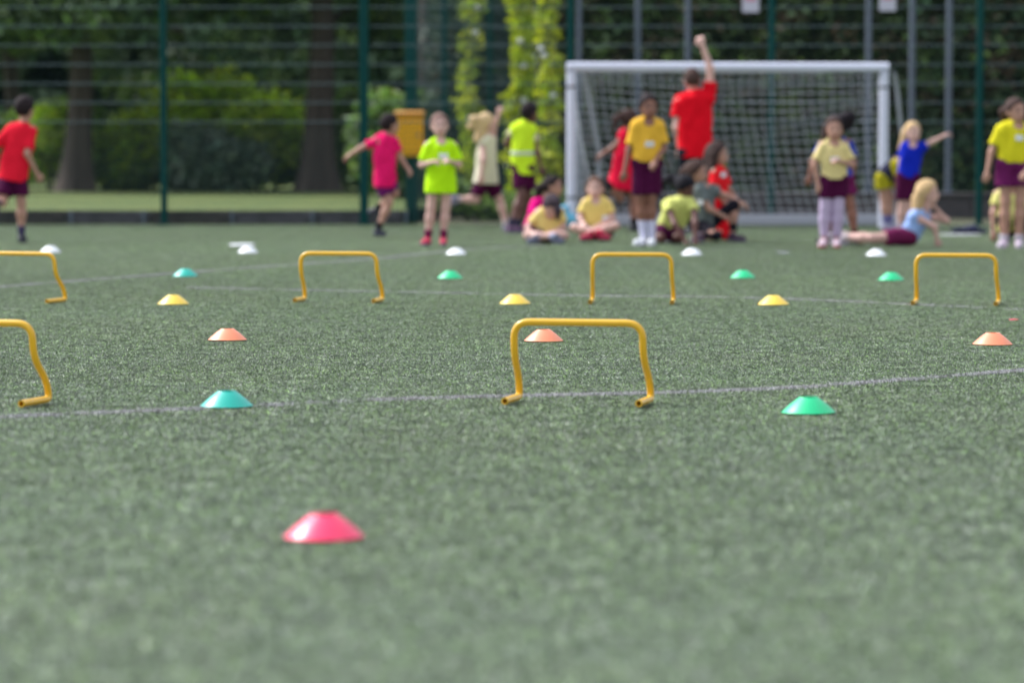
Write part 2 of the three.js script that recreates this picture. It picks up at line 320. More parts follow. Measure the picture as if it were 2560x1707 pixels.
const barkTex = canvasTexture(256, 1, (u, v, i, j) => { const n = noise(u * 26, v * 5, 3) * 0.65 + noise(u * 60, v * 20, 4) * 0.35; return [84 + 64 * n, 74 + 58 * n, 70 + 54 * n]; });
const barkBump = canvasTexture(256, 1, (u, v) => { const n = 255 * (noise(u * 26, v * 5, 3) * 0.7 + noise(u * 60, v * 20, 4) * 0.3); return [n, n, n]; }, false);
const BARK = mat([0.5, 0.48, 0.48], 0.95, { map: barkTex, bumpMap: barkBump, bumpScale: 0.03 });
function trunkGeo(h, r0, r1, flare, lean, ph) {
  const g = new THREE.CylinderGeometry(1, 1, h, 20, 24, true), p = g.attributes.position;
  for (let i = 0; i < p.count; i++) {
    const y = p.getY(i) + h / 2, t = y / h, a = Math.atan2(p.getZ(i), p.getX(i));
    const r = (r0 + (r1 - r0) * t) * (1 + 0.06 * Math.sin(3 * a + ph) + 0.03 * Math.sin(7 * a + 4 * t + ph)) + flare * Math.exp(-y / 0.45) * (1 + 0.35 * Math.sin(5 * a + ph));
    p.setXYZ(i, Math.cos(a) * r + lean * t * h + 0.08 * Math.sin(y * 0.9 + ph), y - 0.05, Math.sin(a) * r);
  }
  g.computeVertexNormals(); return g;
}
function limb(pts, r0, r1) {
  const c = new THREE.CatmullRomCurve3(pts), g = new THREE.TubeGeometry(c, 14, 1, 7), p = g.attributes.position, P = c.getPoints(14);
  for (let i = 0; i < p.count; i++) { const k = Math.floor(i / 8), q = c.getPointAt(Math.min(k / 14, 1)), r = r0 + (r1 - r0) * k / 14; p.setXYZ(i, q.x + (p.getX(i) - q.x) * r, q.y + (p.getY(i) - q.y) * r, q.z + (p.getZ(i) - q.z) * r); }
  g.computeVertexNormals(); return g;
}
function tree(name, label, x, z, o) {
  const t = thing(name, label, 'tree', [x, o.y ?? 0.16, z], 0, o.group);
  const trunk = part('trunk', trunkGeo(o.h, o.r, o.r * 0.55, o.flare ?? o.r * 0.4, o.lean ?? 0, rnd() * 6), BARK, t);
  for (let k = 0; k < (o.limbs ?? 5); k++) {
    const a = k * 2.4 + rnd(), y = o.h * rr(0.42, 0.9), L = rr(1.4, 2.6);
    part('limb', limb([V((o.lean ?? 0) * y, y, 0), V(Math.cos(a) * L * 0.5, y + 0.5, Math.sin(a) * L * 0.5), V(Math.cos(a) * L, y + rr(0.3, 1.4), Math.sin(a) * L)], o.r * 0.4, 0.03), BARK, trunk);
  }
  const at = inBlob(o.n, 0, o.cy, 0, o.rx, o.ry, o.rx), cut = Math.floor(o.n * 0.66);
  const crown = leaves('crown', CL.tree, LEAF.dark, at.slice(0, cut), t, 0.45);
  leaves('young_leaves', CL.tree, LEAF.mid, at.slice(cut), crown, 0.4);
  return t;
}
tree('park_tree', 'grey barked tree with a flared trunk, just right of the boy in red', -8.1, -61, { h: 6.2, r: 0.25, flare: 0.17, cy: 4.7, rx: 3.4, ry: 2.6, n: 1200 });
tree('park_tree', 'thick trunked tree left of the boy in pink, behind the fence', -3.5, -61, { h: 6.4, r: 0.29, flare: 0.2, lean: -0.03, cy: 4.75, rx: 3.5, ry: 2.7, n: 1250 });
tree('park_tree', 'slim dark trunked tree above the boy in red at the left edge', -10.1, -66, { h: 7, r: 0.17, flare: 0.05, cy: 5.6, rx: 3.2, ry: 3.2, n: 1100 });
tree('park_tree', 'dark trunked tree behind the receding fence, right of the orange box', -1.3, -57, { h: 6.5, r: 0.34, flare: 0.2, cy: 6.2, rx: 2.6, ry: 2.6, n: 700, limbs: 3 });
tree('background_tree', 'dark leafy tree between the two trunks at left, farther back', -7.1, -80, { h: 7, r: 0.25, cy: 5.2, rx: 3.8, ry: 4.2, n: 1600 });
tree('background_tree', 'dark leafy tree behind the thick trunked tree', -2.2, -81, { h: 7, r: 0.25, cy: 5.0, rx: 3.6, ry: 4.4, n: 1600 });
tree('background_tree', 'dark leafy tree at the far left behind the slim trunk', -14.9, -80, { h: 7, r: 0.25, cy: 5.2, rx: 4, ry: 4.4, n: 1600 });
tree('background_tree', 'dark tree behind the left half of the goal, farther back', 2.6, -62, { h: 7, r: 0.3, cy: 5.0, rx: 3.6, ry: 4.4, n: 1400, y: 0 });
tree('background_tree', 'dark tree behind the right half of the goal, farther back', 6.8, -61, { h: 7, r: 0.3, cy: 5.0, rx: 3.6, ry: 4.4, n: 1400, y: 0 });
tree('background_tree', 'dark tree at the far right behind the hedge', 11, -62, { h: 7, r: 0.3, cy: 5.0, rx: 3.6, ry: 4.4, n: 1400, y: 0 });
{
  const s = []; for (let i = 0; i < 9000; i++) s.push(V(rr(-30, 30), Math.pow(rnd(), 0.8) * 13, -rr(92, 104)));
  const w = leaves('distant_wood', clump(26, 0.9, 0.55), LEAF.dark, s, scene); w.userData = { kind: 'stuff', label: 'dark distant wood closing the view behind all the trees', category: 'wood' };
}
function shrub(name, label, x, y, z, rx, ry, rz, m, n, group, geo = CL.bush) {
  const t = thing(name, label, 'shrub', [x, y, z], 0, group);
  const top = ry * 2; for (let k = 0; k < 5; k++) { const a = k * 1.26 + rnd(); part('stem', limb([V(Math.cos(a) * 0.08, 0, Math.sin(a) * 0.08), V(Math.cos(a) * rx * 0.25, top * 0.3, Math.sin(a) * rz * 0.25), V(Math.cos(a) * rx * 0.5, top * 0.7, Math.sin(a) * rz * 0.5)], 0.025, 0.008), BARK, t); }
  leaves('foliage', geo, m, inBlob(n, 0, ry, 0, rx, ry, rz, 0.25), t, 0.45);
}
const SG = 'shrubs under the park trees';
shrub('shrub', 'bright green rounded shrub just left of the middle fence post', -6.9, 0.17, -62.5, 0.85, 1.05, 0.8, LEAF.bush, 286, SG);
shrub('shrub', 'tall bright green shrub right of the middle fence post', -5.9, 0.17, -63.4, 0.9, 1.25, 0.8, LEAF.bush, 253, SG);
shrub('shrub', 'bright green shrub beside the thick tree trunk, on its left', -4.8, 0.17, -62.4, 0.8, 0.98, 0.7, LEAF.bush, 264, SG);
shrub('shrub', 'low grey green shrub between the bright green shrubs', -5.6, 0.17, -61.6, 1.0, 0.62, 0.5, LEAF.grey, 420, SG);
shrub('shrub', 'small green shrub just right of the grey flared trunk', -7.5, 0.17, -62.6, 0.5, 0.75, 0.5, LEAF.mid, 260, SG);
shrub('shrub', 'green shrub between the boy in red and the grey flared trunk', -8.75, 0.17, -62.2, 0.7, 0.98, 0.6, LEAF.bush, 209, SG);
shrub('shrub', 'dark green shrub behind the boy in red', -9.9, 0.17, -62.6, 0.8, 0.9, 0.7, LEAF.mid, 380, SG);
shrub('shrub', 'green shrub right of the thick tree trunk', -2.7, 0.17, -62.5, 0.75, 1.15, 0.7, LEAF.mid, 420, SG);
shrub('shrub', 'low green shrub growing in the shade behind the thick tree trunk', -4.0, 0.17, -64, 1.6, 0.8, 0.6, LEAF.mid, 420, SG);
shrub('shrub', 'low green shrub growing in the shade behind the grey flared trunk', -7.6, 0.17, -64.4, 1.8, 0.8, 0.6, LEAF.mid, 440, SG);
shrub('shrub', 'green shrub behind the orange box', -1.75, 0.17, -52, 0.7, 0.9, 0.6, LEAF.mid, 300, SG);
shrub('low_plant', 'low green plant behind the legs of the blonde runner', -0.55, 0, -43.2, 0.45, 0.24, 0.3, LEAF.mid, 120, 'weeds by the receding fence', CL.vine);
shrub('low_plant', 'low green plant behind the legs of the boy in the vest', 0.35, 0, -42.6, 0.4, 0.2, 0.3, LEAF.mid, 110, 'weeds by the receding fence', CL.vine);
// ivy hedge behind the goal
const hedgeWhere = ['behind the climbing vines', 'behind the left goal post', 'behind the teacher', 'behind the right half of the goal', 'behind the pointing girl', 'at the right edge, dark'];
[-0.1, 1.5, 3.4, 5.2, 7.1, 9.0].forEach((x, i) => {
  const t = thing('ivy_hedge', `tall dark ivy hedge ${hedgeWhere[i]}`, 'hedge', [x, 0, -50.2 - (i === 0 ? 2 : 0)], 0, 'ivy hedges behind the goal');
  for (let k = 0; k < 4; k++) part('stem', limb([V(rr(-0.7, 0.7), 0, rr(-0.2, 0.2)), V(rr(-0.8, 0.8), 1.6, rr(-0.2, 0.3)), V(rr(-0.9, 0.9), 3.6, rr(-0.2, 0.3))], 0.07, 0.03), BARK, t);
  const s = []; for (let k = 0; k < 900; k++) s.push(V(rr(-1.15, 1.15), Math.pow(rnd(), 0.9) * 4.6, rr(-0.55, 0.55) + 0.25 * Math.sin(k)));
  leaves('foliage', CL.ivy, i > 3 || i === 0 ? LEAF.dark : LEAF.ivy, s, t, 0.5);
  const d = []; for (let k = 0; k < 160; k++) d.push(V(rr(-1.15, 1.15), rnd() * 4.4, rr(-0.3, 0.75)));
  const y = []; for (let k = 0; k < 110; k++) y.push(V(rr(-1.15, 1.15), rnd() * 4.4, rr(0.1, 0.85)));
  if (i && i < 5) leaves('young_leaves', CL.vine, LEAF.mid, y, t, 0.5);
  leaves('dry_leaves', CL.ivy, LEAF.brown, d, t, 0.4);
});
// climbing vines with pale flowers
function vine(label, x, z, w, n, h, wave) {
  const t = thing('climbing_vine', label, 'vine', [x, 0, z], 0, 'bright climbing vines left of the goal'), s = [], pts = [];
  for (let k = 0; k <= 8; k++) pts.push(V(Math.sin(k * 1.3 + wave) * w * 0.35, k * h / 8, Math.cos(k * 1.1 + wave) * 0.06));
  part('stem', limb(pts, 0.018, 0.008), BARK, t);
  const c = new THREE.CatmullRomCurve3(pts);
  for (let k = 0; k < n; k++) { const p = c.getPoint(rnd()); s.push(p.add(V((rnd() + rnd() - 1) * w, rr(-0.05, 0.05), rr(-0.12, 0.12)))); }
  leaves('foliage', CL.vine, LEAF.vine, s, t, 0.35);
  const fm = mat([0.75, 0.74, 0.78], 0.8), fg = new THREE.IcosahedronGeometry(0.045, 1); fg.scale(1, 0.8, 0.7);
  for (let k = 0; k < 3; k++) { const p = c.getPoint(rr(0.25, 0.75)); part('flower', fg, fm, t).position.set(p.x + rr(-w, w) * 0.6, p.y, p.z + 0.16); }
}
vine('narrow bright green climbing vine above the blonde runner', -0.58, -46.2, 0.12, 100, 4.2, 0);
vine('widest bright green climbing vine, just left of the boy in the vest', 0.11, -45.4, 0.14, 170, 4.2, 2);
vine('yellowish green climbing vine next to the left goal post', 0.5, -44.9, 0.14, 105, 4.0, 4);

// ---------------------------------------------------------------- goal
{
  const W = 3.72, HT = 1.95, DP = 1.3, R = 0.055, WHITE = mat([0.64, 0.65, 0.78], 0.4), BAR = mat([0.42, 0.43, 0.5], 0.5), NET = mat([0.48, 0.5, 0.56], 0.8), CLIP = mat([0.05, 0.05, 0.06], 0.6);
  const t = thing('football_goal', 'white framed football goal with a pale net in front of the fence', 'goal', [2.555, 0.01, -38.65], 0.07);
  const tubes = (pts, r) => new THREE.TubeGeometry(new THREE.CatmullRomCurve3(pts), 24, r, 14);
  part('crossbar', new THREE.CylinderGeometry(R, R, W + 2 * R, 20).rotateZ(Math.PI / 2).translate(0, HT - R, 0), WHITE, t);
  for (const s of [-1, 1]) {
    const post = part('post', new THREE.CylinderGeometry(R, R, HT - 2 * R - 0.002, 20).translate(s * W / 2, (HT - 2 * R) / 2, 0), WHITE, t);
    for (const y of [0.36, 1.66]) part('net_clip', new THREE.CylinderGeometry(R + 0.006, R + 0.006, 0.025, 18).translate(s * W / 2, y, 0), CLIP, post);
    part('stanchion', tubes([V(s * W / 2 + 0.12, HT - 0.1, -0.03), V(s * W / 2 + 0.2, HT - 0.25, -0.28), V(s * W / 2 + 0.32, HT * 0.62, -0.6), V(s * W / 2 + 0.42, 0.8, -0.95), V(s * W / 2 + 0.44, 0.1, -DP)], 0.022), BAR, t);
    part('side_bar', rod(V(s * W / 2, 0.05, 0), V(s * W / 2 + 0.44, 0.05, -DP), 0.03, 12), BAR, t);
  }
  part('ground_bar', new RoundedBoxGeometry(W + 0.3, 0.13, 0.12, 2, 0.015).translate(0.44, 0.066, -DP), BAR, t);
  // net: strands with sag, shared between back, roof and sides
  const back = (u, v) => { const k = v * v * 0.5 + v * 0.5, sg = Math.sin(Math.PI * u) * Math.sin(Math.PI * v); return V((u - 0.5) * W + 0.44 * k, (HT - 0.06) * (1 - Math.pow(v, 1.25)) + 0.08 * v - 0.1 * sg, -0.05 - (DP - 0.05) * Math.pow(v, 0.7) - 0.1 * sg); };
  const side = s => (u, v) => { const b = back(s < 0 ? 0 : 1, v); const f = V(s * W / 2, b.y, 0); return f.lerp(b, u).add(V(0.03 * Math.sin(u * 5) * s, -0.04 * Math.sin(Math.PI * u), 0)); };
  function net(fn, nu, nv, su, sv) {
    const g = [];
    const strand = (a, n) => { for (let k = 0; k < n; k++) g.push(rod(a(k / n), a((k + 1) / n), 0.004, 3)); };
    for (let i = 0; i <= nu; i++) { const j = 0.006 * Math.sin(i * 7.3); strand(k => fn(i / nu + j * Math.sin(k * 9) * 0.6, k), sv); }
    for (let i = 0; i <= nv; i++) strand(k => fn(k, Math.min(1, Math.max(0, i / nv + 0.008 * Math.sin(k * 11 + i)))), su);
    return mergeGeometries(g);
  }
  part('net', mergeGeometries([net(back, 31, 19, 16, 12), net(side(-1), 15, 18, 6, 10), net(side(1), 15, 18, 6, 10)]), NET, t);
}
// ---- orange box on the broad post
{
  const t = thing('orange_box', 'orange yellow box with a brown lid fixed to the broad post', 'box', [-1.31, 0.85, -41.78]), m = mat([0.95, 0.45, 0.0], 0.75), lid = mat([0.5, 0.22, 0.03], 0.55);
  part('body', new RoundedBoxGeometry(0.36, 0.52, 0.2, 3, 0.02).translate(0, 0.26, 0), m, t);
  part('lid', new RoundedBoxGeometry(0.39, 0.055, 0.24, 3, 0.015).rotateX(0.12).translate(0, 0.545, 0.01), lid, t);
  const d = part('door', new RoundedBoxGeometry(0.3, 0.42, 0.014, 2, 0.006).translate(0, 0.25, 0.105), m, t);
  part('latch', new RoundedBoxGeometry(0.03, 0.05, 0.015, 2, 0.004).translate(0.12, 0.27, 0.119), mat([0.2, 0.2, 0.2], 0.4), d);
  part('bracket', new RoundedBoxGeometry(0.12, 0.3, 0.05, 2, 0.006).translate(0.0, 0.26, -0.122), GREEN, t);
}
// ---- notices tied to the fence
for (const [x, y, label] of [[2.94, 2.622, 'white notice with a red top on the fence above the teacher'], [4.627, 2.638, 'white notice with a red top on the fence above the right goal post']]) {
  const t = thing('notice', label, 'sign', [x, y, -40.345], 0, 'notices on the fence');
  part('plate', new RoundedBoxGeometry(0.205, 0.3, 0.006, 2, 0.002).translate(0, 0.15, 0), mat([0.48, 0.46, 0.55], 0.5), t);
  part('red_print', new RoundedBoxGeometry(0.13, 0.14, 0.003, 2, 0.001).translate(0, 0.21, 0.005), mat([0.55, 0.2, 0.3], 0.5), t);
  for (const dx of [-0.08, 0.08]) part('cable_tie', new THREE.TorusGeometry(0.012, 0.002, 5, 12).translate(dx, 0.28, -0.004), mat([0.03, 0.03, 0.03], 0.5), t);
}

// ---------------------------------------------------------------- cones and hurdles
function coneGeo(ribs) {
  const R = 0.093, r = 0.032, H = 0.052, pts = [], P = (x, y) => pts.push(new THREE.Vector2(x, y));
  P(R, 0.0); P(R + 0.0005, 0.0016); P(R - 0.001, 0.0026);
  for (let i = 1; i <= 24; i++) { const k = i / 24, b = ribs && i % 4 === 0 ? 0.0004 : 0; P(R - 0.002 + (r + 0.002 - R) * k + b, 0.003 + (H - 0.003) * k + 0.0022 * Math.sin(Math.PI * k) + b); }
  P(r - 0.0005, H + 0.0012); P(r - 0.002, H + 0.0006); P(r - 0.0025, H - 0.002);
  for (let i = 1; i <= 8; i++) { const k = i / 8; P(r - 0.0025 + (R - 0.003 - r + 0.0025) * k, H - 0.002 + (0.0 - H + 0.002) * k + 0.0022 * Math.sin(Math.PI * k)); }
  P(R, 0.0);
  return new THREE.LatheGeometry(pts, 72);
}
const plain = coneGeo(false), ribbed = coneGeo(true);
const plastic = (c, ro = 0.36) => new THREE.MeshPhysicalMaterial({ color: col(...c), roughness: ro, specularIntensity: 0.9, clearcoat: 0.35, clearcoatRoughness: 0.28, side: THREE.DoubleSide });
const CONES = [
  [plastic([0.92, 0.03, 0.12]), 'marker cones', plain, [[-0.438, -7.566, 'large blurred red marker cone nearest the camera']]],
  [plastic([0.0, 0.4, 0.31]), 'marker cones', plain, [[-1.009, -11.501, 'near teal green marker cone touching the white line at left'], [-2.369, -23.641, 'small far teal marker cone on the upper white line at left']]],
  [plastic([0.0, 0.52, 0.2]), 'marker cones', plain, [[1.023, -11.217, 'large near bright green marker cone at lower right'], [-0.44, -23.237, 'small far green marker cone left of the middle yellow cone'], [1.652, -23.317, 'small far green marker cone above the right yellow cone'], [2.667, -22.924, 'small far green marker cone just left of the right far hurdle']]],
  [plastic([0.93, 0.27, 0.13], 0.38), 'marker cones', ribbed, [[-1.361, -15.575, 'orange marker cone above the near teal cone at left'], [0.151, -15.504, 'orange marker cone seen through the near hurdle'], [2.248, -15.227, 'orange marker cone at the right edge']]],
  [plastic([0.9, 0.6, 0.06]), 'marker cones', plain, [[-2.005, -19.283, 'yellow marker cone at left, below the far teal cone'], [0.018, -19.338, 'middle yellow marker cone left of the third far hurdle'], [1.543, -19.228, 'yellow marker cone between the two right far hurdles']]],
  [plastic([0.82, 0.82, 0.85], 0.45), 'marker cones', plain, [[-4.155, -29.364, 'white marker cone behind the left far hurdle, near the boy in red'], [-2.367, -29.237, 'white marker cone in front of the flat white spot marker'], [-0.491, -28.743, 'white marker cone in front of the girl in neon yellow'], [1.58, -28.621, 'white marker cone in front of the girl leaning on her hands'], [3.172, -28.382, 'white marker cone in front of the reclining girl']]],
];
for (const [m, group, geo, list] of CONES) for (const [x, z, label] of list) {
  const c = part('marker_cone', geo, m, scene); tag(c, label, 'cone', group);
  c.position.set(x, 0.007, z); c.rotation.set(rr(-0.012, 0.012), rr(0, 6), rr(-0.012, 0.012));
}
// agility hurdle: one bent tube with open ends
function hurdleGeo() {
  const W = 0.468, top = 0.289, R = 0.0129, pts = [];
  const corner = (c, a, b, r) => { const u = a.clone().sub(c).normalize(), v = b.clone().sub(c).normalize(); for (let i = 0; i <= 8; i++) { const t = i / 8, p = c.clone().addScaledVector(u, r * (1 - t) ** 2).addScaledVector(v, r * t * t); pts.push(p); } };
  const side = s => [V(s * W / 2 + s * 0.008, R, 0.11), V(s * (W / 2 + 0.008), R, -0.125), V(s * (W / 2 + 0.006), 0.078, -0.106), V(s * (W / 2 + 0.001), 0.168, -0.01), V(s * W / 2, top, 0)];
  const a = side(-1), b = side(1).reverse();
  const ctrl = [...a, ...b], rad = [0, 0.026, 0.04, 0.055, 0.06, 0.06, 0.055, 0.04, 0.026, 0];
  pts.push(ctrl[0]);
  for (let i = 1; i < ctrl.length - 1; i++) corner(ctrl[i], ctrl[i - 1], ctrl[i + 1], rad[i]);
  pts.push(ctrl[ctrl.length - 1]);
  const path = new THREE.CurvePath(); for (let i = 0; i + 1 < pts.length; i++) if (pts[i].distanceTo(pts[i + 1]) > 1e-5) path.add(new THREE.LineCurve3(pts[i], pts[i + 1]));
  const dense = new THREE.CatmullRomCurve3(path.getSpacedPoints(260));
  const parts = [new THREE.TubeGeometry(dense, 260, R, 14)];
  for (const [e, dir] of [[ctrl[0], 1], [ctrl[ctrl.length - 1], 1]]) {
    parts.push(new THREE.RingGeometry(R * 0.66, R, 14).translate(e.x, e.y, e.z));
    parts.push(new THREE.CylinderGeometry(R * 0.66, R * 0.66, 0.1, 14, 1, true).rotateX(Math.PI / 2).translate(e.x, e.y, e.z - 0.05 * dir));
  }
  return mergeGeometries(parts.map(g => g.index ? g.toNonIndexed() : g));
}
const HG = hurdleGeo(), HM = plastic([0.82, 0.44, 0.012], 0.34);
for (const [x, z, turn, label] of [
  [0.235, -11.6, -0.23, 'near yellow hurdle standing complete in the middle right'],
  [-1.925, -11.6, -0.29, 'near yellow hurdle cut off by the left edge'],
  [-2.95, -19.53, -0.36, 'far yellow hurdle cut off by the left edge'],
  [-1.04, -19.54, -0.2, 'far yellow hurdle between the left and middle yellow cones'],
  [0.712, -19.34, -0.09, 'far yellow hurdle right of the middle yellow cone'],
  [2.615, -19.2, -0.22, 'far yellow hurdle nearest the right edge'],
]) { const h = part('hurdle', HG, HM, scene); tag(h, label, 'hurdle', 'yellow agility hurdles'); h.position.set(x, 0.007, z); h.rotation.y = turn; }

// ---- small things lying on the pitch
{
  const s = part('spot_marker', new THREE.LatheGeometry([[0, 0], [0.125, 0], [0.13, 0.003], [0.125, 0.008], [0.1, 0.011], [0, 0.012]].map(p => new THREE.Vector2(...p)), 40), mat([0.75, 0.75, 0.8], 0.5), scene);
  tag(s, 'flat white rubber spot lying behind a white cone at left', 'marker'); s.position.set(-2.6, 0.011, -31.4); s.rotation.set(0.02, 0, 0.01);
  const f = blend([cap([-0.15, 0.035, 0], [0.06, 0.05, 0.02], 0.035, 0.05), cap([0.0, 0.04, 0.06], [0.19, 0.025, 0.02], 0.04, 0.022), cap([0.03, 0.05, -0.06], [-0.08, 0.03, -0.09], 0.045, 0.025)], 0.03);
  const g = (x, y, z) => Math.max(f(x, y, z) + 0.012 * (noise(x * 26, y * 26, z * 26) - 0.5), 0.004 - y);
  const j = part('navy_jacket', meshOf(withBox(g, f.box), 0.008), mat([0.012, 0.014, 0.05], 0.85), scene); tag(j, 'crumpled navy jacket left on the pitch at right', 'jacket'); j.position.set(5.02, 0.008, -35.9);
  const pg = new RoundedBoxGeometry(0.42, 0.005, 0.28, 2, 0.002), p = part('white_sheet', pg, mat([0.66, 0.66, 0.72], 0.8), scene); tag(p, 'white sheet of card in front of the navy jacket', 'paper'); p.position.set(4.88, 0.012, -35.45); p.rotation.y = 0.3;
  const b = blend([cap([-0.08, 0.09, 0], [0.1, 0.09, 0], 0.09, 0.09), cap([0, 0.15, 0], [0.02, 0.24, 0], 0.07, 0.05)], 0.05), bg = (x, y, z) => Math.max(b(x, y, z) + 0.01 * (noise(x * 20, y * 20, z * 20) - 0.5), -y);
  const bag = part('blue_bag', meshOf(withBox(bg, b.box), 0.01), mat([0.12, 0.42, 0.6], 0.7), scene); tag(bag, 'small light blue bag slumped at the left goal post', 'bag'); bag.position.set(0.6, 0.008, -38.2);
  const lg = new THREE.SphereGeometry(0.028, 10, 5, 0, 6.28, 0, 1.4); lg.scale(1, 0.25, 0.6); const l = part('red_scrap', lg, mat([0.6, 0.03, 0.08], 0.7), scene); tag(l, 'tiny red scrap on the grass near the right edge', 'litter'); l.position.set(2.668, 0.012, -17.315);
  const l2 = part('grey_scrap', lg, mat([0.35, 0.34, 0.42], 0.7), scene); tag(l2, 'small grey scrap on the grass below the girl in cream', 'litter'); l2.position.set(2.415, 0.012, -29.0); l2.scale.set(2.2, 1, 1.6);
}

